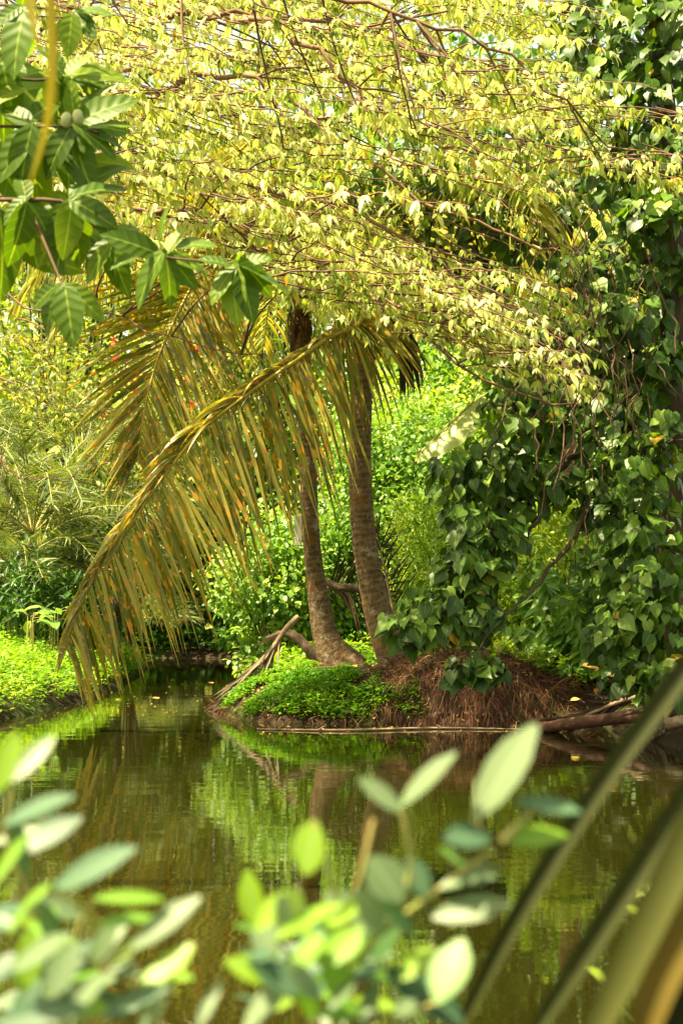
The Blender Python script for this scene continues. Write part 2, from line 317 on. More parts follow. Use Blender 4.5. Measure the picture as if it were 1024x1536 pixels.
def sdf(px, py, poly):
    poly = np.array(poly, float); d2 = np.full(px.shape, 1e18); ins = np.zeros(px.shape, bool)
    for a, b in zip(poly, np.roll(poly, -1, 0)):
        e = b - a; wx, wy = px - a[0], py - a[1]; t = np.clip((wx * e[0] + wy * e[1]) / (e @ e), 0, 1)
        d2 = np.minimum(d2, (wx - e[0] * t) ** 2 + (wy - e[1] * t) ** 2)
        if a[1] != b[1]:
            c = ((a[1] > py) != (b[1] > py)) & (px < (b[0] - a[0]) * (py - a[1]) / (b[1] - a[1]) + a[0]); ins ^= c
    return np.where(ins, 1, -1) * np.sqrt(d2)
def wob(x, y): return .5 * np.sin(1.7 * x + .6 * y) * np.cos(1.3 * y - .8 * x) + .3 * np.sin(4.1 * x - 2.2 * y + 1) + .2 * np.sin(7.3 * y + 5.1 * x)
def ground(x, y):
    x = np.asarray(x, float); y = np.asarray(y, float)
    e = .09 * wob(x * 1.3, y * 1.3)
    dR, dL, dF, dN = (sdf(x, y, p) + e for p in (POLY_R, POLY_L, POLY_F, POLY_N))
    def bank(d, h, s, slope, cap): return np.where(d > 0, h * (1 - np.exp(-np.maximum(d, 0) / s)) + np.minimum(slope * np.maximum(d, 0), cap), np.maximum(d * .9, -.9))
    z = np.maximum.reduce([bank(dR, .26, .25, .05, 1.5), bank(dL, .16, .3, .22, 1.4), bank(dF, .2, .5, .07, 3), bank(dN, .25, .5, .05, .3)])
    land = np.clip(np.maximum.reduce([dR, dL, dF, dN]) / .3, 0, 1)
    z = z + land * (.20 * np.exp(-((x + .1) / .9) ** 2 - ((y - 17.9) / .9) ** 2)
                    + .33 * np.exp(-(np.abs((x - 1.25) / .85)) ** 3 - (np.abs((y - 16.6) / .75)) ** 3) + .03 * wob(x, y) + .022 * wob(3.1 * x, 2.7 * y) + .012 * wob(7.3 * x, 6.1 * y))
    return z
xs = np.concatenate([[-400, -180, -80, -40, -22, -14, -10.5], np.arange(-8.5, 8.5, .085), [10.5, 14, 22, 40, 80, 180, 400]])
ys = np.concatenate([[-400, -150, -50, -20, -8, -3], np.arange(-1, 3, .25), np.arange(3, 11, .25), np.arange(11, 38, .085), np.arange(38, 60, 1.0), [80, 120, 200, 350, 600]])
X, Y = np.meshgrid(xs, ys); Z = ground(X, Y)
i = np.arange(len(ys) - 1)[:, None] * len(xs) + np.arange(len(xs) - 1)[None]
mb = MB(); mb.add(np.stack([X, Y, Z], -1).reshape(-1, 3), np.stack([i, i + 1, i + len(xs) + 1, i + len(xs)], -1).reshape(-1, 4))
tag(mb.build('terrain', M['soil']), 'dark wet soil banks around the pond', kind='structure')
mb = MB()
gx = np.array([-380, -40, 0, 40, 380.]); gy = np.array([-300, 0, 20, 40, 400.]); X, Y = np.meshgrid(gx, gy)
i = np.arange(4)[:, None] * 5 + np.arange(4)[None]; mb.add(np.stack([X, Y, 0 * X], -1).reshape(-1, 3), np.stack([i, i + 1, i + 6, i + 5], -1).reshape(-1, 4))
tag(mb.build('water', M['water']), 'murky olive pond water with ripples', kind='structure')

# ------------------------------------------------------------------ ground cover, moss, roots, litter
def cover(n, xr, yr, cond, T, size, mat, name, label, per=5, hgt=.12, up=.6):
    mb = MB(); x = U(*xr, n); y = U(*yr, n); z = ground(x, y); k = cond(x, y, z) & (z > .015); x, y, z = x[k], y[k], z[k]
    h = hgt * U(.2, 1, len(x)) * (1 + .6 * wob(2 * x, 2 * y))
    base = np.repeat(np.c_[x, y, z + np.maximum(h, 0)], per, 0); m = len(base); tone = np.repeat(np.clip(.5 + .35 * wob(1.1 * x, 1.7 * y) + U(-.25, .25, len(x)), 0, 1), per)
    base = base + rng.standard_normal((m, 3)) * np.array((.035, .035, .02)); base[:, 2] = np.maximum(base[:, 2], .01)
    d = rvec(m); d[:, 2] = np.abs(d[:, 2]) * up
    nn = np.array((0, 0, 1.0)) + .45 * rvec(m)
    add_leaves(mb, T, base, d, nn, U(*size, m), np.clip(tone + U(-.15, .15, m), 0, 1))
    return tag(mb.build(name, mat), label, kind='stuff')
cover(17000, (-7.5, -2.9), (14.2, 30), lambda x, y, z: (sdf(x, y, POLY_L) > .02), T_SMALL, (.04, .085), M['cover'], 'ground_cover', 'bright green leafy ground cover on the left bank', 5, .26)
def on_island(x, y, z):
    return (sdf(x, y, POLY_R) > .03) & (x < .62 - .25 * np.sin(5 * y)) & (y < 18.9) & (z < .46 + .05 * wob(5 * x, 3 * y)) & (wob(2.3 * x + 1, 2.1 * y) + .9 * (1 - np.abs(x + .2) / .95) > .1)
cover(8000, (-1.4, .8), (15.8, 18.6), on_island, T_ROUND, (.02, .045), M['moss'], 'moss', 'low green clover and moss on the small bank under the palms', 6, .055)
cover(9000, (-1.2, 8), (18.8, 33), lambda x, y, z: sdf(x, y, POLY_R) > .3, T_SMALL, (.06, .12), M['cover'], 'undergrowth', 'bright undergrowth on the ground behind the palms', 5, .3)
cover(2600, (1.6, 6), (16.6, 20), lambda x, y, z: sdf(x, y, POLY_R) > .3, T_SMALL, (.05, .10), M['shruby'], 'weeds', 'sunlit yellow-green weeds behind the root mound', 5, .28)
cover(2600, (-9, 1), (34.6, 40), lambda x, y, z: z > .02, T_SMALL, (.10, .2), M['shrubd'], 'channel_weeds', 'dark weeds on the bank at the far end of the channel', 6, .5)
# litter on soil
mb = MB(); n = 3800; x = U(-1.4, 5, n); y = U(14, 19, n); z = ground(x, y); k = (z > .01) & (sdf(x, y, POLY_R) > -.02); x, y, z = x[k], y[k], z[k]; m = len(x)
d = rvec(m); d[:, 2] *= .25; add_leaves(mb, T_OVAL, np.c_[x, y, z + .012], d, np.array((0, 0, 1.)) + .3 * rvec(m), U(.03, .09, m), U(0, 1, m) ** 1.6)
tag(mb.build('leaf_litter', M['litter']), 'fallen brown leaves on the right bank', kind='stuff')
# root mound fibres
mb = MB(); n = 15000; x = U(.35, 2.6, n); y = U(15.5, 17.4, n); dd = sdf(x, y, POLY_R); k = (dd > -.06) & (((x - 1.4) / 1.15) ** 2 + ((y - 16.4) / .95) ** 2 < 1 + .3 * rng.standard_normal(n)); x, y = x[k], y[k]
z = np.maximum(ground(x, y), .02); m = len(x); e = .05
gxx = (ground(x + e, y) - ground(x - e, y)) / (2 * e); gyy = (ground(x, y + e) - ground(x, y - e)) / (2 * e)
d = np.c_[-gxx, -gyy, -(gxx ** 2 + gyy ** 2) - .1] + .8 * rvec(m) + np.array((0, -.35, 0)); nn = nrm(np.c_[-gxx, -gyy, np.ones(m)] + .6 * rvec(m))
add_leaves(mb, T_FIB, np.c_[x, y, z + U(.0, .07, m)], d, nn, U(.08, .26, m), np.clip(.45 + .3 * wob(3 * x, 3 * y) + .3 * rng.standard_normal(m), 0, 1))
n = 9000; x = U(-1.5, .5, n); y = U(15.9, 18.9, n); dd = sdf(x, y, POLY_R); k = (dd > -.05) & (dd < .22 + .1 * wob(4 * x, 3 * y)); x, y = x[k], y[k]; m = len(x)
add_leaves(mb, T_FIB, np.c_[x, y, np.maximum(ground(x, y), .02) + U(0, .05, m)], rvec(m) * .9 + np.array((-.2, -.5, -.5)), rvec(m) * .6 + np.array((0, -.5, .7)), U(.05, .18, m), np.clip(.4 + .3 * rng.standard_normal(m), 0, 1))
tag(mb.build('root_fibres', M['fib']), 'matted red-brown root fibres over the mound and the bank edge', kind='stuff')
# bare roots at the waterline of the island and the left tip
mb = MB()
for q in range(150):
    x0 = U(-1.45, .5); y0 = U(16.0, 18.8)
    if abs(sdf(np.array([x0]), np.array([y0]), POLY_R)[0]) > .22: continue
    z0 = float(ground(x0, y0)) + .04; p = [np.array((x0, y0, z0))]; dr = nrm(np.array((U(-.8, .4), -1, U(-.2, .1))))
    for s in range(4): p.append(p[-1] + dr * .08 + np.array((U(-.03, .03), 0, -.03)))
    p = np.array(p); p[:, 2] = np.maximum(p[:, 2], -.02); tube(mb, p, np.linspace(.009, .003, 5), 4, U(0, 1))
tag(mb.build('bank_roots', M['fibre']), 'thin bare roots along the waterline of the palm bank', kind='stuff')

# ------------------------------------------------------------------ coconut palms
def leaflet_strips(mb, p0, d0, side, L, wid, droop, nseg=6, r=None, prof=None, twist=0.0):
    """ribbons that start at p0 along d0 and bend down"""
    n = len(p0); p = np.array(p0, float); d = nrm(d0); L = np.broadcast_to(L, (n,)); wid = np.broadcast_to(wid, (n,)); droop = np.broadcast_to(droop, (n,))
    prof = np.array([.35, .85, 1, .92, .7, .4, .04]) if prof is None else prof
    st = (L / nseg)[:, None]; rows = []; fold = .22
    for k in range(nseg + 1):
        wv = nrm(np.cross(d, side) + 1e-6)
        hw = (wid * prof[int(round(k * (len(prof) - 1) / nseg))])[:, None]; zz = np.cross(d, wv) * hw * fold
        rows.append(np.stack([p - wv * hw + zz, p, p + wv * hw + zz], 1))
        p = p + d * st; d = nrm(d + np.array((0, 0, -1.0)) * (droop / nseg)[:, None])
    v = np.stack(rows, 1)                                             # n, rows, 3, xyz
    f = []
    for k in range(nseg):
        a = 3 * k; f += [(a, a + 1, a + 4, a + 3), (a + 1, a + 2, a + 5, a + 4)]
    f = (np.array(f)[None] + (np.arange(n) * 3 * (nseg + 1))[:, None, None]).reshape(-1, 4)
    uv = np.tile(np.stack([np.tile([-1., 0, 1], nseg + 1), np.repeat(np.linspace(0, 1, nseg + 1), 3)], -1), (n, 1))
    r = U(0, 1, n) if r is None else r
    mb.add(v.reshape(-1, 3), f, np.repeat(r, 3 * (nseg + 1)), uv)
def frond(parent, line, n, L, wid, face, ang=(45, 45), droop=(.6, .6), mat='palm', rad=(.028, .006), rootfree=.12, rmat='stalk', jit=.05, name='frond', gap=0.0, planes=False, lside=(1, 1), denv=(1, 1, 1, 1)):
    """pinnate frond along a polyline: leaflets on both sides of the rachis, in the plane with normal `face`"""
    c = smooth_line(line, 60); seg = np.concatenate([[0], np.cumsum(np.linalg.norm(np.diff(c, axis=0), axis=1))]); seg /= seg[-1]
    t = np.linspace(rootfree, .995, n); cp = np.stack([np.interp(t, seg, c[:, i]) for i in range(3)], -1)
    T = nrm(np.stack([np.interp(t, seg, np.gradient(c, axis=0)[:, i]) for i in range(3)], -1))
    mb = MB(); env = np.interp(t, [0, rootfree, .35, .7, .92, 1], [.55, .6, 1, .92, .6, .42])
    for s, a, dr, lf in ((1, ang[0], droop[0], lside[0]), (-1, ang[1], droop[1], lside[1])):
        keep = U(0, 1, n) > gap; m = keep.sum()
        side = nrm(np.cross(T, face))[keep] * s; a_ = np.radians(a * np.interp(t[keep], [0, .6, 1], [1.15, 1, .55]) + U(-5, 5, m))[:, None]
        d0 = T[keep] * np.cos(a_) + side * np.sin(a_) + jit * rng.standard_normal((m, 3))
        if planes: d0 = d0 + np.asarray(face) * np.where(U(0, 1, m) > .5, .35, -.35)[:, None]
        leaflet_strips(mb, cp[keep], d0, np.broadcast_to(np.asarray(face, float), (m, 3)) + .35 * rng.standard_normal((m, 3)), L * lf * env[keep] * U(.72, 1.12, m), wid * U(.8, 1.15, m), dr * np.interp(t[keep], [0, .3, .55, 1], denv) * U(.7, 1.35, m))
    fo = mb.build(name, M[mat], parent)
    mr = MB(); tube(mr, c, np.linspace(rad[0], rad[1], len(c)), 6); mr.build('rachis', M[rmat], fo)
    return fo
def make_trunk(pts, rad, n=90):
    mb = MB(); c = smooth_line(pts, n); L = np.concatenate([[0], np.cumsum(np.linalg.norm(np.diff(c, axis=0), axis=1))])
    r = np.interp(L / L[-1], [0, .04, .12, .3, 1], [rad[0] * 1.25, rad[0] * 1.05, rad[1], rad[2], rad[3]]) * (1 + .022 * (((L * 15) % 1) - .5)) * (1 + .01 * rng.standard_normal(n))
    tube(mb, c, r, 20, wob=.008); return mb, c
# left palm
yl, yr = 18.0, 17.4
bl = P(505, 1008, yl); bl[2] = float(ground(bl[0], bl[1])) - .1
tl = [bl + np.array((.12, 0, 0)), P(492, 965, yl), P(478, 900, yl), P(466, 800, yl), P(462, 700, yl), P(457, 600, yl), P(452, 480, yl + .1)]
palmL = thing('coconut_palm', bl, 'slimmer coconut palm with a pale board on its ringed trunk', 'palm tree', 'coconut palms on the bank')
mb, cl = make_trunk(tl, (.215, .145, .102, .090)); mb.build('trunk', M['trunk'], palmL)
br = P(600, 1020, yr); br[2] = float(ground(br[0], br[1])) - .1
tr = [br + np.array((.05, 0, 0)), P(580, 960, yr), P(560, 890, yr), P(545, 800, yr), P(540, 700, yr), P(542, 600, yr), P(550, 470, yr)]
palmR = thing('coconut_palm', br, 'thicker coconut palm leaning left beside the root mound, large spotted frond drooping from it', 'palm tree', 'coconut palms on the bank')
mb, cr = make_trunk(tr, (.185, .165, .135, .108)); mb.build('trunk', M['trunk'], palmR)
for pal, c in ((palmL, cl), (palmR, cr)):                               # brown fibre sheaths round the crown base
    mb = MB(); top = c[-1]; tube(mb, np.array([top + (0, 0, -.5), top + (0, 0, -.3), top + (0, 0, -.1), top + (0, 0, .12)]), [.09, .11, .12, .07], 12, wob=.14)
    m = 70; a = U(0, 6.28, m); add_leaves(mb, T_FIB, top + np.c_[.15 * np.cos(a), .15 * np.sin(a), U(-.1, .3, m)], np.c_[.3 * np.cos(a), .3 * np.sin(a), -np.ones(m)], np.c_[np.cos(a), np.sin(a), 0 * a], U(.3, .7, m) , U(0, 1, m))
    mb.build('fibre_sheath', M['fibre'], pal)
fw = np.array((0, 1.0, .12))
# the two spotted fronds in front
topL, topR = cl[-1] + (0, 0, .1), cr[-1] + (0, 0, .1)
fa = [topL, P(425, 385, 17.6), P(350, 365, 17.0), P(295, 420, 16.6), P(262, 480, 16.3), P(238, 535, 16.1), P(218, 610, 16.0), P(207, 690, 16.0)]
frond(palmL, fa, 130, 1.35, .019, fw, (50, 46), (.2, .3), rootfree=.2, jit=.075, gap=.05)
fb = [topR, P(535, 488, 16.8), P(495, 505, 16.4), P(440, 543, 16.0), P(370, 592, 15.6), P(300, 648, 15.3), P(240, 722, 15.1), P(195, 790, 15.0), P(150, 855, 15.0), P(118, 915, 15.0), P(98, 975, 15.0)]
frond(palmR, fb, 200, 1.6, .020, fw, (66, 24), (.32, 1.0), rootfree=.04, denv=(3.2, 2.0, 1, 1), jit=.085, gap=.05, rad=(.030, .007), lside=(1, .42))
# upper crown
def crown(pal, top, az0, n, mat):
    for k in range(n):
        az = az0 + k * 6.283 / n + U(-.2, .2); up = U(.5, 1.25); Lf = U(3.0, 3.8); h = np.array((math.cos(az), math.sin(az), 0.))
        line = [top, top + h * .25 * Lf + (0, 0, up * .28 * Lf), top + h * .55 * Lf + (0, 0, up * .38 * Lf), top + h * .85 * Lf + (0, 0, up * .28 * Lf), top + h * 1.02 * Lf + (0, 0, up * .05 * Lf)]
        face = nrm(np.array((-h[0] * .5, -h[1] * .5, 1.0)))
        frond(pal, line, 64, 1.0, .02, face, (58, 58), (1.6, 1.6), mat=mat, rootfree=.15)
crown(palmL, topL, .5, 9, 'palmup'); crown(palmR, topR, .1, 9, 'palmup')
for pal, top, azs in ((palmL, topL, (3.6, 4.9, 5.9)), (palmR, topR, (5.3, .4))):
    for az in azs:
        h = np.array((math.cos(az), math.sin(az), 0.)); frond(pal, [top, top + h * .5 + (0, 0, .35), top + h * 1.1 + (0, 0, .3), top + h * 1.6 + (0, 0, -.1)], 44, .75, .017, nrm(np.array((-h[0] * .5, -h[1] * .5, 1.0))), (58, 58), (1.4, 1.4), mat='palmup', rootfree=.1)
# dead brown leaflets hanging by the right palm
dl = [topR, P(580, 470, 17.3), P(600, 505, 17.2), P(606, 540, 17.2)]
frond(palmR, dl, 18, .75, .022, fw, (18, 12), (2.2, 2.2), mat='darkdead', rootfree=.45, rmat='bark', name='dead_frond', rad=(.02, .01))
# pale board on the left trunk
bp = P(447, 796, yl - .22); mb = MB()
def box(mb, c, h, bev=.006, r=.5):
    x, y, z = h; o = []
    for sz, ins in ((-z, bev), (-z + bev, 0), (z - bev, 0), (z, bev)):
        o += [(-x + ins, -y + ins, sz), (x - ins, -y + ins, sz), (x - ins, y - ins, sz), (-x + ins, y - ins, sz)]
    f = [(3, 2, 1, 0), (12, 13, 14, 15)]
    for k in range(3):
        for j in range(4): a, b = 4 * k + j, 4 * k + (j + 1) % 4; f.append((a, b, b + 4, a + 4))
    mb.add(np.array(o) + c, f, r)
bo = thing('wooden_board', bp, 'small pale weathered board fixed to the left side of the slimmer palm trunk', 'board')
box(mb, bp, (.038, .09, .17)); mb.build('plank', M['board'], bo, smooth=False)
mb = MB()
for dz in (-.11, .11): mb = MB(); tube(mb, np.array([bp + (.01, -.088, dz), bp + (.01, -.098, dz)]), .007, 6); mb.build('nail', M['bark'], bo)

# ------------------------------------------------------------------ trees with long leafy twigs (the bright canopy)
def twig_tree(parent, limbs, mask, ntw, Lr, Yr, leafmat, tplt, lsize, dirs, rndbias=0.0, spacing=.10, per=6, limbrad=(.036, .009), twigrad=(.006, .0022), drop=.8, dens=None, scale={}, gapf=None):
    ml = MB(); allp = []
    for li, line in enumerate(limbs):
        c = smooth_line([P(x, y, yy) for x, y, yy in line], 40); c[1:-1] += .025 * rng.standard_normal((38, 3)); allp.append(c)
        tube(ml, c, np.linspace(limbrad[0], limbrad[1], 40) * scale.get(li, 1), 6, U(0, .4))
    lp = np.concatenate(allp); mb = MB(); mt = MB(); cnt = 0; tries = 0
    left = 0
    while cnt < ntw * (1 if gapf is None else 1.3) and tries < ntw * 30:
        tries += 1
        if left == 0:
            x, y = mask(); yy = U(*Yr) if y < 360 else U(Yr[0], Yr[0] * .7 + Yr[1] * .3); p0 = P(x, y, yy)
            if dens is not None and U(0, 1) > dens(x, y): continue
            left = rng.integers(3, 8); a0 = U(*dirs); y0 = U(-.3, .3); tn0 = U(-.3, .3); sz0 = U(.72, 1.2); first = True
        p = p0 if first else p0 + np.array((U(0, .45), U(-.12, .12), U(-.07, .03)))
        left -= 1; cnt += 1
        j = np.argmin(((lp - p) ** 2 * np.array((.4, 1, 1.5))).sum(1) + 3 * np.maximum(lp[:, 0] - p[0] + .2, 0) + 2 * np.maximum(p[2] - lp[:, 2], 0)); anchor = lp[j]
        a = np.radians(a0 + U(-7, 7)); d = nrm(np.array((math.cos(a), y0 + U(-.55, .55), -math.sin(a))))
        Lt = U(*Lr); k = max(5, int(Lt / .12)); s = np.linspace(0, 1, k)[:, None]
        c = p + d * Lt * s + np.array((0, 0, -.16 * Lt)) * s ** 2 + .015 * rng.standard_normal((k, 3))
        if gapf is not None and U(0, .9) < max(gapf(*topx(c[-1])), gapf(*topx(c[k // 2])) * .9): continue
        if first and np.linalg.norm(anchor - p) < 1.9:
            conn = smooth_line([anchor, anchor * .5 + p * .5 + np.array((-.03, 0, .03)), p], 7); tube(mt, np.vstack([conn[:-1], c]), np.linspace(twigrad[0] * 1.5, twigrad[1], k + 6), 4, U(0, .7), cap=False)
        else: tube(mt, c, np.linspace(twigrad[0], twigrad[1], k), 4, U(0, .7), cap=False)
        first = False
        nc = int(Lt / spacing); tt = np.linspace(.08, 1, nc) + U(-.02, .02, nc); tt = np.clip(tt, 0, 1)
        cp = np.stack([np.interp(tt, s[:, 0], c[:, i]) for i in range(3)], -1)
        h = nrm(d * np.array((1, 1, 0)) * .7 + np.c_[rng.standard_normal((nc, 2)), np.zeros(nc)]); sd = np.c_[-h[:, 1], h[:, 0], np.zeros(nc)]
        tone = np.clip(.5 + rndbias + tn0 + U(-.1, .1) + .2 * rng.standard_normal(nc), 0, .955)
        thin_ = np.ones(nc, bool) if gapf is None else U(0, 1, nc) > gapf(*topx(cp))
        for aa in np.linspace(-75, 75, per):
            g = np.radians(aa + U(-14, 14, nc))[:, None]; keep = (U(0, 1, nc) < .88) & thin_
            dd = h * np.cos(g) + sd * np.sin(g) + np.c_[np.zeros((nc, 2)), -drop * U(.4, 1.5, nc)]
            nn = np.c_[np.zeros((nc, 2)), np.ones(nc)] + .9 * h * np.cos(g) + .35 * rng.standard_normal((nc, 3))
            sz = sz0 * U(*lsize, nc) * U(.75, 1.2, nc) * (1 - .3 * abs(aa) / 75); rr = np.where(U(0, 1, nc) < .03, U(.97, 1, nc), np.clip(tone + U(-.12, .12, nc), 0, .955))
            add_leaves(mb, tplt, (cp + .02 * h)[keep], dd[keep], nn[keep], sz[keep], rr[keep])
    ml.build('limb', M['twig'], parent); mt.build('twigs', M['twig'], parent); mb.build('crown', M[leafmat], parent)
bx, by = np.array([-100, 0, 200, 330, 420, 500, 600, 700, 800, 880, 960, 1010]), np.array([400, 430, 420, 395, 450, 480, 520, 560, 590, 600, 520, 330])
def can_mask():
    while True:
        x = U(-140, 960); y = U(-90, 590)
        if y < np.interp(x + 60, bx, by) - 25 and (x < 820 or y > 60 + (x - 820) * .6): return x, y
def can_dens(x, y):
    g = np.exp(-((x - 760) / 130) ** 2 - ((y - 355) / 55) ** 2); l = np.exp(-((x - 620) / 120) ** 2 - ((y - 250) / 40) ** 2)
    return 1 - .8 * g - .45 * l
def can_gap(x, y):
    g = sum(a * np.exp(-((x - cx) / rx) ** 2 - ((y - cy) / ry) ** 2) for cx, cy, rx, ry, a in ((770, 345, 120, 38, .95), (560, 262, 70, 22, .8), (690, 205, 60, 18, .7), (930, 330, 60, 90, .6), (300, 180, 50, 14, .5), (840, 200, 50, 20, .6)))
    g = g + .92 * (y > np.interp(x, bx, by) + 12) + .9 * np.exp(-((x - 985) / 85) ** 4 - ((y - 430) / 130) ** 4) + .75 * np.exp(-((x - 1010) / 80) ** 4 - ((y - 110) / 110) ** 4)
    return np.clip(g + .25 * (np.sin(x * .031 + y * .09) * np.sin(y * .12 - x * .013) > .45), 0, 1)
tb = np.array((-5.3, 14.6, float(ground(-5.3, 14.6)) - .1))
canopy = thing('spreading_tree', tb, 'wide tree with drooping yellow-green leaves over the upper half of the view', 'tree')
mb = MB(); tt_ = [tb, tb + (.1, 0, 1.5), tb + (.35, 0, 3.2), P(-250, 260, 14.4), P(-200, 60, 14.2), P(-190, -60, 14.2)]
tube(mb, smooth_line(tt_, 40), np.linspace(.24, .09, 40), 12, wob=.03); mb.build('trunk', M['bark'], canopy)
limbs = [[(-200, 60, 14.2), (60, 95, 14), (290, 110, 13.6), (360, 118, 13.5), (440, 150, 13.4), (520, 220, 13.3), (620, 290, 13.2), (760, 350, 13), (860, 385, 13)],
         [(-190, -60, 14.2), (150, 20, 14), (330, 24, 13.6), (400, 25, 13.5), (520, 38, 13.5), (640, 75, 13.3), (760, 100, 13), (880, 140, 13)],
         [(150, -20, 14.5), (265, 20, 14), (380, 25, 13.4), (430, 45, 13.2), (480, 80, 13), (520, 130, 13), (600, 190, 12.8), (720, 230, 12.7), (860, 250, 12.6)],
         [(-230, 180, 14.4), (60, 235, 14.2), (230, 252, 14), (330, 265, 14), (440, 295, 13.8), (560, 330, 13.5), (660, 400, 13.2), (800, 480, 13), (900, 530, 13)],
         [(-240, 240, 14.4), (100, 310, 14), (300, 320, 13.5), (420, 390, 13), (560, 440, 12.6), (680, 540, 12.4), (780, 590, 12.3), (860, 605, 12.3)],
         [(-190, -60, 14.2), (100, 60, 15.5), (320, 80, 16), (560, 120, 16), (740, 180, 15.8), (880, 300, 15.5)],
         [(-190, -60, 14.2), (60, -60, 12.5), (300, -40, 11.8), (520, 0, 11.6), (700, 60, 11.6), (850, 150, 11.6)],
         [(-250, 230, 14.4), (20, 445, 13.6), (160, 470, 13.3), (260, 505, 13), (400, 545, 12.9), (500, 590, 12.8)],
         [(290, 110, 13.6), (200, 180, 13.6), (120, 260, 13.5), (60, 330, 13.4)]]
twig_tree(canopy, limbs, can_mask, 980, (.6, 1.5), (11.2, 16.2), 'canopy', T_CANO, (.070, .14), (-10, 20), .05, .095, 5, dens=can_dens, scale={7: .4, 5: .8}, gapf=can_gap, twigrad=(.0075, .003))
# sparse, thin tree by the left edge farther back
tb2 = np.array((-6.3, 21.5, float(ground(-6.3, 21.5)) - .1))
thin = thing('thin_tree', tb2, 'thin dark-twigged tree with small sparse leaves at the left edge', 'tree')
mb = MB(); tube(mb, smooth_line([tb2, tb2 + (.2, 0, 2), P(-90, 420, 21.3), P(-60, 250, 21)], 24), np.linspace(.14, .06, 24), 8, wob=.03); mb.build('trunk', M['bark'], thin)
lim2 = [[(-90, 420, 21.3), (20, 470, 21), (120, 520, 20.8), (230, 560, 20.5)], [(-90, 470, 21.3), (0, 560, 21), (60, 590, 20.8), (130, 640, 20.5), (220, 660, 20.5)],
        [(-90, 500, 21.3), (0, 690, 20.6), (60, 715, 20.4), (180, 728, 20.2)], [(-75, 330, 21.2), (60, 400, 21), (160, 430, 20.7), (260, 440, 20.4)], [(-90, 450, 21), (-10, 640, 20.4), (15, 760, 20.3)]]
twig_tree(thin, lim2, lambda: (U(-60, 270), U(400, 700)), 90, (.6, 1.3), (19.5, 22), 'thin', T_CANO, (.07, .12), (-10, 60), .1, .10, 5, limbrad=(.017, .005), twigrad=(.006, .0025), drop=.5)

# ------------------------------------------------------------------ heart-leaved tree on the right
hb = np.array((2.95, 14.2, float(ground(2.95, 14.2)) - .1))
heart = thing('heart_leaved_tree', hb, 'dark tree with large heart-shaped leaves on the right bank', 'tree')
hp = [hb, P(1005, 900, 14.1), P(1010, 700, 14), P(1006, 560, 13.9), P(1012, 440, 13.9), P(1000, 250, 13.8), P(990, 80, 13.6), P(985, -60, 13.5)]
mb = MB(); hc = smooth_line(hp, 50); tube(mb, hc, np.linspace(.17, .09, 50), 12, wob=.05); mb.build('trunk', M['bark'], heart)
CL = [(765, 610, 55, 13.2), (790, 640, 60, 13.4), (860, 620, 60, 13.4), (930, 640, 60, 13.3), (690, 720, 50, 12.9), (740, 700, 60, 13.0), (800, 720, 55, 13.3),
      (700, 790, 45, 12.8), (745, 800, 50, 12.9), (690, 850, 40, 12.7), (712, 855, 42, 12.7), (640, 905, 42, 12.6), (605, 940, 32, 12.5), (680, 910, 45, 12.6), (720, 925, 40, 12.7), (660, 945, 30, 12.5), (700, 1000, 26, 12.4), (735, 1000, 20, 12.4),
      (775, 755, 36, 13.2), (875, 750, 40, 13.4), (900, 720, 50, 13.2), (960, 700, 60, 12.9), (1010, 660, 50, 12.8), (930, 780, 50, 13.1), (985, 790, 55, 12.8), (935, 860, 50, 13.0), (990, 880, 50, 12.7), (950, 930, 50, 12.8), (1005, 960, 45, 12.6), (940, 1000, 42, 12.8), (985, 1020, 40, 12.6), (905, 960, 30, 13),
      (760, 530, 55, 13.8), (830, 500, 60, 13.8), (900, 500, 60, 13.7), (960, 480, 55, 13.6), (860, 430, 60, 13.9), (940, 400, 60, 13.8), (1000, 540, 40, 13.2), (880, 560, 55, 13.5), (960, 570, 45, 13.3), (1015, 400, 40, 13.3),
      (980, 300, 50, 13.5), (920, 260, 55, 13.9), (1010, 220, 45, 13.2), (960, 180, 55, 13.6), (1000, 110, 55, 13.3), (930, 110, 55, 13.8), (890, 60, 55, 14), (960, 40, 60, 13.6), (1010, 20, 50, 13.3), (900, -20, 60, 14), (980, -40, 60, 13.5), (850, 20, 40, 14.2),
      (640, 250, 60, 15.2), (700, 330, 60, 15.4), (790, 330, 70, 15.2), (640, 400, 45, 15.6), (860, 300, 60, 15), (560, 290, 50, 16.2), (720, 420, 60, 15.5), (600, 330, 55, 16.2), (880, 420, 60, 14.4), (760, 260, 55, 15.6), (960, 330, 50, 13.2), (1010, 300, 45, 13.0), (940, 480, 45, 13.2)]
mb = MB(); mt = MB(); BR = [hc]
for l_, r_ in (([(1008, 600, 13.9), (960, 630, 13.7), (905, 700, 13.4), (868, 790, 13.1), (820, 860, 12.8), (760, 920, 12.6), (700, 992, 12.4)], .035), ([(1008, 560, 13.9), (930, 600, 13.7), (850, 690, 13.4), (800, 790, 13.1), (735, 850, 12.8), (640, 908, 12.6)], .035), ([(1008, 500, 13.9), (900, 560, 13.6), (800, 600, 13.4), (720, 690, 13)], .035),
               ([(1010, 400, 13.9), (900, 380, 14.3), (780, 360, 14.9), (640, 330, 15.4)], .045), ([(1000, 700, 13.9), (985, 800, 13.3), (970, 900, 12.9), (950, 1000, 12.7)], .03)):
    c = smooth_line([P(*q) for q in l_], 40); c[1:-1] += .012 * rng.standard_normal((38, 3)); BR.append(c); tube(mt, c, np.linspace(r_, .006, 40), 6, U(0, 1))
BRP = np.concatenate(BR)
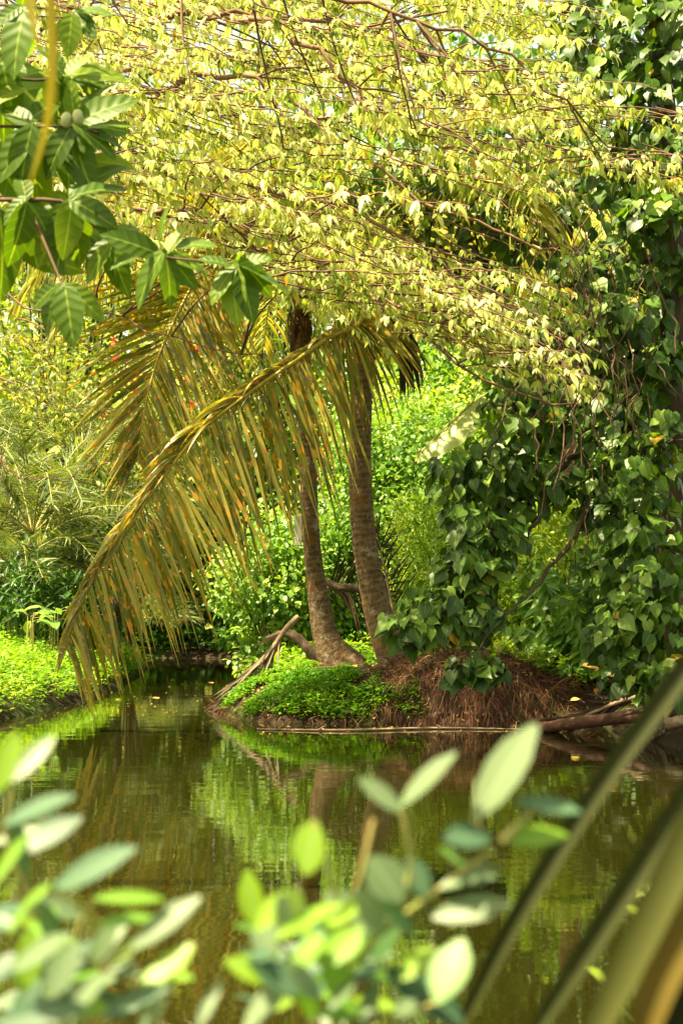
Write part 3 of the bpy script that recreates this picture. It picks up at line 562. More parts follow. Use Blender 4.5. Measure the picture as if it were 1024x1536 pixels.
for x, y, rp, yy in CL:
    c = P(x, y, yy); rad = rp * yy / FPX; m = int(26 + 50 * (rp / 50) ** 2)
    q = rvec(m) * (U(.25, 1, m) ** .6)[:, None]; pos = c + q * rad * np.array((1.1, 1.2, 1.0))
    d = nrm(q * np.array((.7, .7, .2)) + np.array((-.15, -.15, -.9)) + .45 * rng.standard_normal((m, 3)))
    n_ = nrm(np.array((-.15, -.45, .8)) + .5 * q + .45 * rng.standard_normal((m, 3)))
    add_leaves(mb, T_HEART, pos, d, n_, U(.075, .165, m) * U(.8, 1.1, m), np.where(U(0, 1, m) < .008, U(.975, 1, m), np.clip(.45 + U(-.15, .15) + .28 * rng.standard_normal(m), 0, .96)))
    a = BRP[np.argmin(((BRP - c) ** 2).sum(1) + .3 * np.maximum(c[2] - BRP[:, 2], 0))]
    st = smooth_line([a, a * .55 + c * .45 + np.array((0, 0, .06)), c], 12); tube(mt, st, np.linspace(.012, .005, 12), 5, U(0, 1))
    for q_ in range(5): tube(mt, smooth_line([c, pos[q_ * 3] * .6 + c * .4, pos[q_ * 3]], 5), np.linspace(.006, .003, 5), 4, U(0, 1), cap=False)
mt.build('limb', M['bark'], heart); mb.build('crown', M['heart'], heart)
mb = MB()                                                             # bare hanging vines in its shade
for q in range(46):
    x = U(800, 990); y = U(300, 620); p = P(x, y, U(12.6, 13.3)); k = 9; c = p + np.c_[np.cumsum(.05 * rng.standard_normal(k)), np.cumsum(.05 * rng.standard_normal(k)), -np.linspace(0, U(.5, 1.4), k)]
    tube(mb, c, .005, 4, U(0, 1), cap=False)
mb.build('vine', M['twig'], heart)

# ------------------------------------------------------------------ shrubs and background trees
def shrub(name, label, cat, px, py_top, Y, wpx, leafmat, T, size, n, nclump=26, group=None, base=None, droop=.3, bias=0.0, stem='stem', stemr=.014, depth=1.0, facing=.4):
    top = P(px, py_top, Y); b = np.array((top[0], Y, float(ground(top[0], Y)) - .03)) if base is None else base
    t = thing(name, b, label, cat, group); rx = wpx * Y / FPX / 2; h = top[2] - b[2]
    cc = rvec(nclump) * (U(.35, 1, nclump) ** .5)[:, None]; cc = b + np.array((0, 0, h * .52)) + cc * np.array((rx, rx * depth, h * .5)); cr_ = U(.16, .34, nclump) * (rx + h * .5)
    k = rng.integers(0, nclump, n); q = rvec(n) * (U(.2, 1, n) ** .5)[:, None]; pos = cc[k] + q * cr_[k][:, None] * np.array((1, 1, .8))
    pos[:, 2] = np.maximum(pos[:, 2], ground(pos[:, 0], pos[:, 1]) + .03)
    d = nrm(q + np.array((0, 0, -droop)) + .6 * rng.standard_normal((n, 3))); nn = nrm(np.array((-.1, -facing, 1.0)) + .6 * q + .45 * rng.standard_normal((n, 3)))
    mb = MB(); tone = U(-.42, .32, nclump)[k]; add_leaves(mb, T, pos, d, nn, U(*size, n) * U(.7, 1.35, nclump)[k], np.clip(.5 + bias + tone + .18 * rng.standard_normal(n), 0, 1))
    ms = MB()
    for c in cc: tube(ms, smooth_line([b + np.array((U(-.06, .06), U(-.06, .06), 0)), b * .5 + c * .5 + np.array((U(-.1, .1), U(-.1, .1), .1)), c], 9), np.linspace(stemr, stemr * .35, 9), 5, U(0, 1))
    ms.build(stem, M['twig'] if stem == 'stem' else M['bark'], t); mb.build('foliage' if stem == 'stem' else 'crown', M[leafmat], t); return t
G = 'shrubs behind the palms'; G2 = 'shrubs on the left bank'
shrub('shrub', 'bright round-leaved shrub between the spotted frond and the slimmer palm', 'shrub', 415, 770, 23.5, 160, 'shrub', T_ROUND, (.045, .10), 6500, 34, G, bias=.12)
shrub('shrub', 'tall glossy green shrub seen between the two palm trunks', 'shrub', 505, 640, 24.5, 170, 'shrub', T_ROUND, (.045, .11), 7500, 34, G)
shrub('shrub', 'dense green shrub just right of the thicker palm trunk', 'shrub', 610, 600, 24, 170, 'shrub', T_ROUND, (.045, .10), 8000, 34, G)
shrub('shrub', 'fine-leaved yellow-green shrub below the banana leaf', 'shrub', 650, 755, 20.2, 150, 'shruby', T_LANCE, (.08, .15), 5200, 34, G, droop=-.2)
shrub('shrub', 'pale sunlit shrub far behind between the trunks and banana leaf', 'shrub', 640, 520, 29, 230, 'shruby', T_SMALL, (.10, .18), 5200, 30, G)
shrub('shrub', 'low leafy shrub at the channel mouth behind the dry frond', 'shrub', 385, 870, 25.5, 100, 'shrub', T_ROUND, (.06, .11), 2600, 22, G)
shrub('shrub', 'green shrub behind the drooping heart-leaved branch', 'shrub', 740, 720, 21, 190, 'shrub', T_OVAL, (.06, .12), 4600, 28, G)
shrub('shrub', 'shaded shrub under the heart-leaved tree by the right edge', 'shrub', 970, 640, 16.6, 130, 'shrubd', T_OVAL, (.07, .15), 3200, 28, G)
shrub('shrub', 'sunlit green shrub seen through the gap in the heart leaves', 'shrub', 840, 740, 19.6, 190, 'shruby', T_OVAL, (.07, .13), 4600, 28, G)
shrub('shrub', 'olive shrub behind the middle of the spotted frond', 'shrub', 210, 640, 37.5, 190, 'shrub', T_ROUND, (.08, .14), 4200, 28, G, bias=.1)
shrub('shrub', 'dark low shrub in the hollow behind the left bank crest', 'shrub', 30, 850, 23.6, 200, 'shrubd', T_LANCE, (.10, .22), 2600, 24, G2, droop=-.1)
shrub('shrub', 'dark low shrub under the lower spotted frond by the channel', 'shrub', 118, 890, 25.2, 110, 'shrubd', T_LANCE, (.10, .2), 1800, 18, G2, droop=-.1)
# lance-leaved saplings
def sapling(label, px, ytop, Y, n=11, L=(.14, .26), mat='sapling'):
    top = P(px, ytop, Y); b = np.array((top[0] + .05, Y, float(ground(top[0], Y)) - .02)); t = thing('sapling', b, label, 'sapling', 'lance-leaved saplings on the right bank')
    mb = MB(); ms = MB()
    for k in range(n):
        tip = top + np.array((U(-.32, .32), U(-.3, .3), U(-.75, .05))); c = smooth_line([b + (U(-.1, .1), U(-.1, .1), 0), b * .4 + tip * .6 + np.array((0, 0, .05)), tip], 10); tube(ms, c, np.linspace(.008, .003, 10), 4, U(0, 1), cap=False)
        m = 18; tt = U(.3, 1, m); cp = np.stack([np.interp(tt, np.linspace(0, 1, 10), c[:, i]) for i in range(3)], -1); d = rvec(m); d[:, 2] = -.15 - .5 * np.abs(d[:, 2])
        add_leaves(mb, T_OVAL, cp, d, np.array((-.1, -.3, 1.)) + .4 * rvec(m), U(*L, m), np.clip(.5 + .25 * rng.standard_normal(m), 0, 1))
    ms.build('stem', M['green_stem'], t); mb.build('foliage', M[mat], t)
sapling('tallest lance-leaved sapling in the gap right of the mound', 835, 850, 17.2, 13)
sapling('lance-leaved sapling leaning over the mound end', 780, 905, 17.6, 9)
sapling('shaded lance-leaved sapling against the dark heart leaves', 885, 890, 16.8, 10)
sapling('lance-leaved sapling behind the others, in bright sun', 810, 790, 19, 12)
# broad-leaved plants on the left bank
def broad(label, px, py, Y, n):
    c = P(px, py, Y); b = np.array((c[0], Y, float(ground(c[0], Y)) - .02)); t = thing('broad_leaved_plant', b, label, 'plant', 'broad-leaved plants on the left bank'); mb = MB(); ms = MB()
    for k in range(n):
        a = U(0, 6.28); h = np.array((math.cos(a), math.sin(a) * .6, 0)); p = np.array((c[0], Y, c[2])) + h * .05 + (0, 0, U(-.15, .05)); e = p + h * U(.06, .16) + (0, 0, .03)
        tube(ms, smooth_line([b, (b + p) / 2 + h * .03, p, e], 8), np.linspace(.009, .004, 8), 5); add_leaves(mb, T_NONI, e[None], (h + (0, 0, U(-.35, .25)))[None], (np.array((0, -.3, 1.)) + .2 * rvec(1)[0])[None], U(.18, .27, 1), U(.3, .9, 1))
    ms.build('stem', M['green_stem'], t); mb.build('foliage', M['sapling'], t)
broad('broad-leaved plant highest on the left bank slope, by the edge', 45, 920, 21, 9)
broad('broad-leaved plant under the tip of the drooping palm frond', 82, 918, 22, 8)
broad('small broad-leaved plant in the dark hollow by the channel', 18, 905, 23, 7)
# wild date palms
def date_palm(label, px, py, Y, n, L, seed_az=0., upk=.9):
    c = P(px, py, Y); b = np.array((c[0], Y, float(ground(c[0], Y)) - .05)); t = thing('wild_date_palm', b, label, 'palm tree', 'wild date palms across the channel')
    mb = MB(); tube(mb, smooth_line([b, (b + c) / 2 + (.05, 0, 0), c], 16), np.linspace(.09, .06, 16), 10, wob=.12); mb.build('trunk', M['bark'], t)
    for k in range(n):
        az = seed_az + k * 2.399 + U(-.2, .2); u = U(.1, 1.3) * upk; Lf = L * U(.8, 1.15); h = np.array((math.cos(az), math.sin(az), 0.))
        line = [c, c + h * .3 * Lf + (0, 0, u * .35 * Lf), c + h * .65 * Lf + (0, 0, u * .42 * Lf), c + h * .95 * Lf + (0, 0, u * .22 * Lf - .05 * Lf)]
        frond(t, line, 84, .46, .0105, nrm(np.array((-h[0] * .3, -h[1] * .3, 1.))), (48, 48), (.12, .12), mat='date', rad=(.016, .004), rootfree=.12, rmat='green_stem', jit=.09, planes=True)
date_palm('wild date palm lowest at the left edge, above the ground cover', 20, 880, 24.5, 18, 2.1, .3)
date_palm('wild date palm behind the lower spotted frond', 140, 870, 26.5, 18, 2.4, 1.1)
date_palm('tallest wild date palm, feathery against the thin tree', 95, 780, 30, 20, 3.2, .2, 1.2)
date_palm('wild date palm between the two spotted fronds', 235, 800, 37.5, 18, 3.3, 2.0)
date_palm('wild date palm overhanging the end of the channel', 290, 925, 37, 15, 2.3, .8, .5)
date_palm('small wild date palm by the water where the channel bends', 190, 930, 33.5, 12, 1.5, .1, .6)
date_palm('wild date palm half hidden behind the left bank crest', -20, 820, 28, 17, 2.8, .9)
date_palm('wild date palm standing tallest at the left edge under the thin tree', 50, 800, 25.5, 22, 2.9, .5, 1.25)
date_palm('wild date palm with upright fronds behind the tip of the upper spotted frond', 175, 720, 28.5, 20, 2.7, 1.5, 1.2)
# the coconut palm leaves behind the right gap
b = np.array((3.2, 21.5, float(ground(3.2, 21.5)))); far_palm = thing('coconut_palm', b, 'coconut palm in deep shade behind the gap in the canopy', 'palm tree')
mb = MB(); c = P(830, 400, 21); tube(mb, smooth_line([b, (b + c) / 2, c], 20), np.linspace(.16, .12, 20), 10); mb.build('trunk', M['trunk'], far_palm)
for k in range(9):
    az = 2.2 + k * .45 + U(-.1, .1); h = np.array((math.cos(az), math.sin(az) * .6, 0)); u = U(.0, .9)
    frond(far_palm, [c, c + h * .8 + (0, 0, u), c + h * 1.9 + (0, 0, u * 1.1), c + h * 2.8 + (0, 0, u * .5 - .4)], 56, .85, .018, nrm(np.array((-h[0] * .3, -.6, 1.))), (52, 52), (.8, .8), mat='palmup')
# banana plant
bb = P(712, 900, 16.2); bb = np.array((bb[0], 16.2, float(ground(bb[0], 16.2)) - .03)); ban = thing('banana_plant', bb, 'banana plant with a ragged brown-tipped leaf beside the heart-leaved tree', 'banana plant')
bt = P(762, 640, 16.2); mb = MB(); tube(mb, smooth_line([bb, (bb + bt) / 2 + (-.05, 0, 0), bt], 18), np.linspace(.07, .045, 18), 12, wob=.03); mb.build('stem', M['banstem'], ban)
def banana_leaf(line, wd, nrm_, seed):
    n = 26; c = smooth_line(line, n); T = nrm(np.gradient(c, axis=0)); s_ = nrm(np.cross(T, nrm_)); t = np.linspace(0, 1, n)
    hw = wd * np.interp(t, [0, .08, .3, .7, .9, 1], [.15, .7, 1, .95, .6, .12]); mb = MB(); U_ = np.linspace(-1, 1, 9); up = np.cross(s_, T)
    rag = 1 + .06 * rng.standard_normal((n, 1)) * np.ones((1, 9))
    v = c[:, None] + s_[:, None] * (hw[:, None] * U_[None] * rag)[..., None] + up[:, None] * (-.25 * np.abs(U_)[None] * hw[:, None] + .012 * rng.standard_normal((n, 1)))[..., None] + np.array((0, 0, -1.)) * (.35 * hw[:, None] * U_[None] ** 2)[..., None]
    i = np.arange(n - 1)[:, None] * 9 + np.arange(8)[None]; mb.add(v.reshape(-1, 3), np.stack([i, i + 1, i + 10, i + 9], -1).reshape(-1, 4), seed, np.stack(np.broadcast_arrays(U_[None], t[:, None]), -1).reshape(-1, 2))
    o = mb.build('leaf', M['banana'], ban); mr = MB(); tube(mr, c + up * .008, np.linspace(.016, .004, n), 6); mr.build('midrib', M['green_stem'], o)
banana_leaf([bt, P(745, 585, 16.1), P(715, 600, 15.9), P(665, 645, 15.7), P(622, 690, 15.6)], .26, nrm(np.array((-.65, -.5, .6))), .9)
banana_leaf([bt, P(790, 590, 16.3), P(830, 570, 16.4), P(880, 600, 16.5), P(910, 650, 16.5)], .24, nrm(np.array((.2, -.6, .7))), .7)
banana_leaf([bt, P(775, 560, 16.6), P(790, 480, 17), P(810, 440, 17.3), P(830, 420, 17.8)], .24, nrm(np.array((.1, -.8, .5))), .5)
banana_leaf([bt, P(760, 630, 16.0), P(745, 660, 15.8), P(720, 720, 15.6), P(700, 790, 15.5)], .2, nrm(np.array((-.4, -.9, .2))), .1)
# trees far behind
GT = 'trees far behind the pond'
def far_tree(label, px, ytop, Y, wpx, mat, n, size=(.16, .32), bias=0., nclump=44):
    shrub('background_tree', label, 'tree', px, ytop, Y, wpx, mat, T_SMALL, size, n, nclump, GT, stem='trunk', stemr=.035, bias=bias, depth=.7)
far_tree('pale green tree far behind the canopy, upper left', 90, -60, 37, 420, 'far', 9000)
far_tree('light yellow-green tree far behind the top middle of the canopy', 380, -80, 38, 420, 'far', 9500, bias=.15)
far_tree('green tree far behind the right palm top', 640, -20, 36, 380, 'shrub', 8500)
far_tree('darker tree far behind the heart-leaved tree', 860, -60, 33, 420, 'shrubd', 8500)
far_tree('lower tree behind the wild date palms on the left', 0, 440, 41, 330, 'shruby', 6000)
far_tree('lower tree behind the spotted fronds', 300, 430, 40, 300, 'far', 6000, bias=-.1)
far_tree('leafy tree behind the shrubs at the right of the palms', 720, 470, 31, 320, 'shrub', 6500, bias=.1)
far_tree('low bushy tree at the end of the channel', 230, 690, 43, 330, 'shrubd', 5000)
far_tree('shaded tree behind the right edge', 1010, 330, 27, 260, 'shrubd', 5500)
mb = MB(); n = 26000; x = U(-22, 22, n); y = U(46, 56, n); z = U(0, 1, n) ** .8 * (15 + 3 * wob(x * .2, y * .1)) + 1
add_leaves(mb, T_SMALL, np.c_[x, y, z], rvec(n), np.array((0, -.4, 1.)) + .6 * rvec(n), U(.35, .7, n), np.clip(.5 + .3 * wob(.7 * x, z) + .2 * rng.standard_normal(n), 0, 1))
tag(mb.build('far_wood', M['far']), 'mass of foliage of the wood far behind', kind='stuff')
# red-flowered shrub
rb = P(195, 560, 29); b = np.array((rb[0], 29, float(ground(rb[0], 29)))); rs = thing('flowering_shrub', b, 'shrub with a few red flowers behind the upper spotted frond', 'shrub')
mb = MB(); ms = MB(); 
for k in range(26):
    p = P(U(150, 300), U(530, 640), U(28.3, 29.5)); tube(ms, smooth_line([b, (b + p) / 2 + (0, 0, .3), p], 8), np.linspace(.010, .003, 8), 4); m = 55
    add_leaves(mb, T_SMALL, p + .3 * rng.standard_normal((m, 3)), rvec(m), np.array((0, -.3, 1)) + .5 * rvec(m), U(.08, .14, m), U(.2, 1, m))
    if k < 15: mr = MB(); q = p + np.array((U(-.2, .2), -.3, U(-.1, .2))); add_leaves(mr, T_ROUND, q + .03 * rng.standard_normal((7, 3)), rvec(7), rvec(7), U(.08, .13, 7), U(0, 1, 7)); mr.build('flower', M['red'], rs)
ms.build('stem', M['twig'], rs); mb.build('foliage', M['shruby'], rs)

# ------------------------------------------------------------------ dead wood and debris
def dry_frond(label, line, n, L, wd, ang, droop, mat='deadpalm', rad=(.035, .01), name='dead_palm_frond', gap=.1, face=(0, 1, .2)):
    c = [np.asarray(q, float) for q in line]; t = thing(name, c[0], label, 'dead frond'); frond(t, c, n, L, wd, nrm(np.array(face, float)), ang, droop, mat=mat, rad=rad, rmat='dry', rootfree=.15, jit=.12, gap=gap, name='leaflets'); return t
dry_frond('grey dried palm frond leaning from the bank down into the water', [P(447, 925, 18.3), P(425, 948, 18.2), P(400, 985, 18.0), P(370, 1020, 17.9), P(340, 1050, 17.9), P(322, 1068, 18.0)], 60, .55, .016, (14, 12), (.25, .25))
dry_frond('dark dead frond fanned out behind the two trunks', [P(478, 885, 19.2), P(510, 878, 19.1), P(545, 884, 19.0), P(580, 900, 18.9)], 34, .75, .011, (55, 60), (.3, .5), 'darkdead', (.03, .012))
dry_frond('dark broken frond stalk upright behind the thicker trunk', [P(600, 985, 18.6), P(592, 930, 18.6), P(578, 860, 18.6), P(565, 800, 18.6)], 22, .6, .010, (30, 40), (.3, .3), 'darkdead', (.02, .008))
dry_frond('brown dead frond lying over the water at the right bank', [P(985, 1040, 14.6), P(930, 1052, 14.7), P(860, 1080, 14.9), P(805, 1096, 15.1)], 46, .42, .012, (16, 14), (.1, .1), 'darkdead', (.03, .01))
dry_frond('grey dead frond hanging over the bank at the right edge', [P(1050, 1040, 13.8), P(1010, 1060, 13.9), P(980, 1085, 14.0), P(960, 1105, 14.1)], 30, .5, .013, (30, 30), (.8, .8), 'deadpalm', (.03, .01))
def log(name, label, cat, pts, rad, mat, n=8, wob_=.08, twigs=0):
    c = smooth_line(pts, 28); t = thing(name, c[0], label, cat); mb = MB(); tube(mb, c, np.linspace(rad[0], rad[1], 28) if len(rad) == 2 else np.interp(np.linspace(0, 1, 28), np.linspace(0, 1, len(rad)), rad), n, wob=wob_); mb.build('stem' if twigs else 'log_body', M[mat], t)
    for k in range(twigs):
        p = c[int(U(4, 26))]; m2 = MB(); tube(m2, np.array([p, p + (U(-.1, .1), U(-.1, .1), U(.03, .1))]), [.01, .004], 5); m2.build('twig_stub', M[mat], t)
    return t
log('floating_stick', 'long pale stick floating on the water in front of the mound', 'stick', [W(385, 1095) + (0, 0, .008), W(520, 1097) + (0, 0, .012), W(660, 1094) + (0, 0, .012), W(805, 1096) + (0, 0, .01)], (.006, .012, .011, .005), 'dry', twigs=3)
log('fallen_log', 'reddish-brown fallen log at the waterline of the right bank', 'log', [P(812, 1092, 15.0), P(870, 1084, 14.6), P(960, 1074, 14.2), P(1060, 1068, 13.9)], (.05, .06, .055, .05), 'redlog', 10, .04, 2)
log('pale_log', 'pale log end at the right edge above the fallen log', 'log', [P(1000, 1086, 13.6), P(1060, 1075, 13.4), P(1110, 1068, 13.3)], (.05, .055), 'dry', 10, .06, 1)
log('bare_branch', 'dark bare branch between the two palm trunks', 'branch', [P(480, 868, 18.8), P(505, 880, 18.7), P(530, 882, 18.6), P(556, 886, 18.5)], (.035, .05, .045, .04), 'bark', 8, .1, 2)
log('bare_branch', 'dark arched dead branch on the bank left of the slimmer palm', 'branch', [P(480, 1000, 18.7), P(455, 965, 18.8), P(430, 950, 18.9), P(400, 958, 19.0)], (.07, .06, .05, .03), 'bark', 8, .1, 2)
# curled dead leaves on the right bank
for (x, y, yy, s, rr, lab) in [(897, 1002, 15.6, .2, .75, 'curled pale brown dead leaf high on the right bank'), (893, 1040, 15.4, .16, .6, 'brown dry leaf lying under the curled dead leaf'), (868, 1048, 15.5, .11, 1.0, 'yellow fallen leaf at the end of the root mound'), (925, 1015, 15.3, .24, .6, 'larger brown dry leaf against the dark heart leaves')]:
    p = P(x, y, yy); t = thing('fallen_leaf', p, lab, 'leaf', 'dead leaves on the right bank'); mb = MB()
    add_leaves(mb, T_OVAL, p[None], np.array([(U(-1, 1), -.2, U(-.1, .3))]), np.array([(0, -.6, .8)]), s, rr); mb.build('blade', M['litter'], t)
    mb = MB(); tube(mb, np.array([p, p + (.06, .02, -.05), p + (.1, .03, -.12)]), .005, 5); mb.build('leaf_stalk', M['dry'], t)
# leaves floating on the water
FL = [(655, 1090, .07, .95, 'orange leaf caught on the floating stick'), (430, 1094, .05, .8, 'brown leaf at the left end of the floating stick'), (228, 1047, .10, .98, 'yellow leaf floating in the mouth of the channel'), (312, 1024, .09, .9, 'pale leaf floating near the far right of the channel'),
      (255, 1020, .09, .4, 'brown leaf floating in the middle of the channel'), (270, 1008, .1, .6, 'farthest brown leaf floating in the channel'), (560, 1093, .05, .9, 'small orange leaf near the middle of the floating stick'), (175, 1050, .08, .8, 'leaf floating by the tip of the drooping frond'), (740, 1098, .05, .7, 'tan leaf floating below the root mound')]
for x, y, s, rr, lab in FL:
    p = W(x, y) + (0, 0, .004); mb = MB(); a = U(0, 6.28); add_leaves(mb, T_OVAL, p[None], np.array([(math.cos(a), math.sin(a), .02)]), np.array([(.05, -.1, 1.)]), s * 1.4, rr)
    tag(mb.build('floating_leaf', M['litter']), lab, 'leaf', 'leaves floating on the pond')
mb = MB()
for k in range(300):
    if k < 120: p = W(U(380, 820), U(1086, 1102))
    else: p = W(U(60, 340), U(1000, 1075))
    if ground(p[0], p[1]) > -.01: continue
    a = U(0, 6.28); add_leaves(mb, T_SMALL, p[None] + (0, 0, .004), np.array([(math.cos(a), math.sin(a), .02)]), np.array([(.0, -.1, 1.)]), U(.015, .04), U(.3, 1))
tag(mb.build('floating_debris', M['litter']), 'tiny bits of leaf and petal on the water', kind='stuff')

# ------------------------------------------------------------------ near plants
# broad-leaved tree at upper left
nb = np.array((-3.9, 6.9, float(ground(-3.9, 6.9)) - .1))
noni = thing('broad_leaved_tree', nb, 'near tree with big glossy veined leaves and pale fruit at the upper left', 'tree')
NY = 6.5; mb = MB(); tube(mb, smooth_line([nb, nb + (-.05, 0, 1.5), P(-760, 420, NY), P(-740, 250, NY), P(-700, 60, NY)], 30), np.linspace(.09, .035, 30), 8, wob=.03); mb.build('trunk', M['bark'], noni)
nl = [[(-750, 330, NY), (-270, 300, NY), (-80, 300, 6.5), (40, 300, 6.4), (100, 305, 6.4), (170, 360, 6.4), (245, 385, 6.3), (350, 395, 6.25)], [(-735, 230, NY), (-230, 200, NY), (-60, 190, 6.6), (40, 190, 6.5), (110, 190, 6.4), (150, 200, 6.4)],
      [(-720, 150, NY), (-200, 100, NY), (-40, 100, 6.6), (40, 120, 6.6), (100, 110, 6.6), (140, 60, 6.6)], [(40, 300, 6.4), (70, 370, 6.3), (95, 430, 6.2)], [(-705, 80, NY), (-190, 40, NY), (-50, 10, 6.4), (40, 10, 6.3), (110, 20, 6.3)]]
ml = MB()
for l in nl: tube(ml, smooth_line([P(*q) for q in l], 40), np.linspace(.020 if len(l) > 4 else .008, .004, 40), 6, U(.6, .9))
ml.build('limb', M['twig'], noni)
mb = MB()
def noni_leaf(b0, tip, Y0, wd=1.0, rr=None, Yt=None, nn=None):
    a = P(*b0, Y0); e = P(*tip, Y0 + (U(-.12, .12) if Yt is None else Yt)); L = np.linalg.norm(e - a)
    add_leaves(mb, T_NONI, a[None], (e - a)[None], (np.array((U(-.3, .3), -.75, .55)) + .35 * rvec(1)[0] if nn is None else nn)[None], L, U(.1, .8) if rr is None else rr)
for bse, tips, Y0 in [((243, 378), [(160, 343), (238, 308), (272, 332), (318, 352), (314, 396), (266, 456), (192, 452), (296, 426), (165, 385)], 6.3),
                      ((352, 395), [(446, 424), (402, 380), (384, 474), (342, 462), (312, 445), (362, 368), (348, 480), (414, 440), (300, 380)], 6.25),
                      ((92, 428), [(78, 492), (54, 502), (108, 508), (158, 472), (40, 460)], 6.2),
                      ((170, 362), [(186, 440), (160, 430), (150, 300), (120, 420), (210, 330)], 6.4),
                      ((105, 300), [(188, 265), (130, 400), (85, 400), (170, 330), (60, 390), (180, 230), (100, 380)], 6.4),
                      ((40, 298), [(20, 400), (60, 410), (-10, 380), (80, 360), (0, 330), (30, 250)], 6.4),
                      ((108, 188), [(196, 135), (190, 170), (180, 225), (90, 290), (130, 280), (185, 205), (60, 260), (150, 110), (195, 185), (100, 120)], 6.45),
                      ((45, 188), [(20, 290), (60, 290), (-5, 260), (30, 270), (100, 240), (0, 150), (90, 140)], 6.5),
                      ((98, 108), [(160, 120), (130, 70), (190, 100), (60, 60), (150, 150), (40, 150), (85, 190)], 6.6),
                      ((110, 18), [(105, 75), (150, 30), (165, 10), (60, 70), (80, 60), (140, 45)], 6.3),
                      ((35, 12), [(30, 80), (55, 70), (0, 60), (-10, 30), (45, -40), (10, 100)], 6.3), ((0, 90), [(40, 80), (35, 95), (20, 180), (-20, 160), (45, 120)], 6.5), ((0, 310), [(-20, 400), (30, 360), (15, 440)], 6.5)]:
    for tp in tips: noni_leaf((bse[0] + U(-6, 6), bse[1] + U(-6, 6)), tp, Y0 + U(-.1, .1))
for k in range(34):
    b0 = [(100, 110), (60, 190), (130, 200), (110, 300), (60, 330), (20, 120), (20, 250), (90, 60), (150, 350)][k % 9]; a = U(-.6, 3.6); Ln = U(45, 95)
    noni_leaf((b0[0] + U(-50, 40), b0[1] + U(-45, 45)), (b0[0] + Ln * math.cos(a) * .8, b0[1] + Ln * (.45 + .6 * math.sin(a))), 6.55 + U(-.15, .3), rr=U(0, 1))
mb.build('crown', M['noni'], noni)
for (x, y) in ((100, 180), (117, 176)):
    p = P(x, y, 6.3); mb = MB(); th = np.linspace(0, np.pi, 9); tube(mb, p + np.c_[0 * th, 0 * th, -.032 * np.cos(th)], (.022) * np.sin(th) + .001, 10, wob=.06); mb.build('fruit', M['nut'], noni)
# yellowed hanging palm leaflet close to the lens at the top left
hy = thing('hanging_leaf', P(60, -160, 2.1), 'blurred yellow strip of leaf hanging near the lens at the top left', 'leaf'); mb = MB()
def ribbon(mb, line, wd, r, face=(0, -1, .15), n=16, prof=None, fold=.15):
    c = smooth_line(line, n); T = nrm(np.gradient(c, axis=0)); s_ = nrm(np.cross(T, np.array(face, float))); t = np.linspace(0, 1, n); hw = wd * np.interp(t, *(prof or ([0, .2, .7, 1], [.8, 1, .8, .1])))
    v = np.stack([c - s_ * hw[:, None] + np.cross(s_, T) * hw[:, None] * fold, c, c + s_ * hw[:, None] + np.cross(s_, T) * hw[:, None] * fold], 1); i = np.arange(n - 1)[:, None] * 3 + np.arange(2)[None]
    mb.add(v.reshape(-1, 3), np.stack([i, i + 1, i + 4, i + 3], -1).reshape(-1, 4), r, np.stack(np.broadcast_arrays(np.array([-1., 0, 1])[None], t[:, None]), -1).reshape(-1, 2))
ribbon(mb, [P(60, -160, 2.1), P(42, -40, 2.1), P(48, 20, 2.1), P(58, 75, 2.1)], .009, .6); ribbon(mb, [P(60, -160, 2.1), P(76, 0, 2.1), P(78, 120, 2.1), P(68, 200, 2.1), P(42, 285, 2.1)], .0075, .3, face=(.5, -1, .1))
mb.build('blade', M['yellowleaf'], hy)
mb = MB(); tube(mb, smooth_line([P(60, -160, 2.1), P(20, -330, 2.2), P(-300, -420, 2.4), P(-900, 200, 2.3), np.array((-1.5, 2.0, .2))], 20), .006, 5); mb.build('stalk', M['stalk'], hy)

# foreground shrubs with thick leaves
def fg_shrub(label, base, leaves, stems, filler, Y0):
    t = thing('thick_leaved_shrub', base, label, 'shrub', 'blurred shrubs close to the lens'); ms = MB(); mb = MB()
    for s in stems:
        pts = [P(x, y, Y0 + dy) for x, y, dy in s]; tube(ms, smooth_line(pts + ([base] if s[-1][1] > 1500 else []), 18), np.linspace(.0022, .005, 18), 6)
    for (x0, y0, x1, y1, wp, rr, *ex) in leaves:
        dy = U(-.1, .1) if not ex else ex[0]; a = P(x0, y0, Y0 + dy); e = P(x1, y1, Y0 + dy + U(-.03, .03)); L = np.linalg.norm(e - a); q = wp * (Y0 + dy) / FPX / L / .46
        T = (T_FG[0] * np.array((q, 1, 1)), T_FG[1], T_FG[2]); nn = np.array((U(-.35, .1), -.7, .75)) + .2 * rvec(1)[0]
        add_leaves(mb, T, a[None], (e - a)[None], nn[None], L, rr)
    for (x, y, rx, ry, n) in filler:
        for k in range(n):
            a = P(x + U(-rx, rx), y + U(-ry, ry), Y0 + U(-.05, .3)); d = nrm(np.array((U(-1, 1), U(-.5, .5), U(-.3, 1)))); add_leaves(mb, T_FG, a[None], d[None], (np.array((-.2, -.5, .8)) + .4 * rvec(1)[0])[None], U(.04, .065), rng.choice([.0, .2, .35, .5, .6, .7, .85]))
    ms.build('stem', M['green_stem'], t); mb.build('foliage', M['fg'], t)
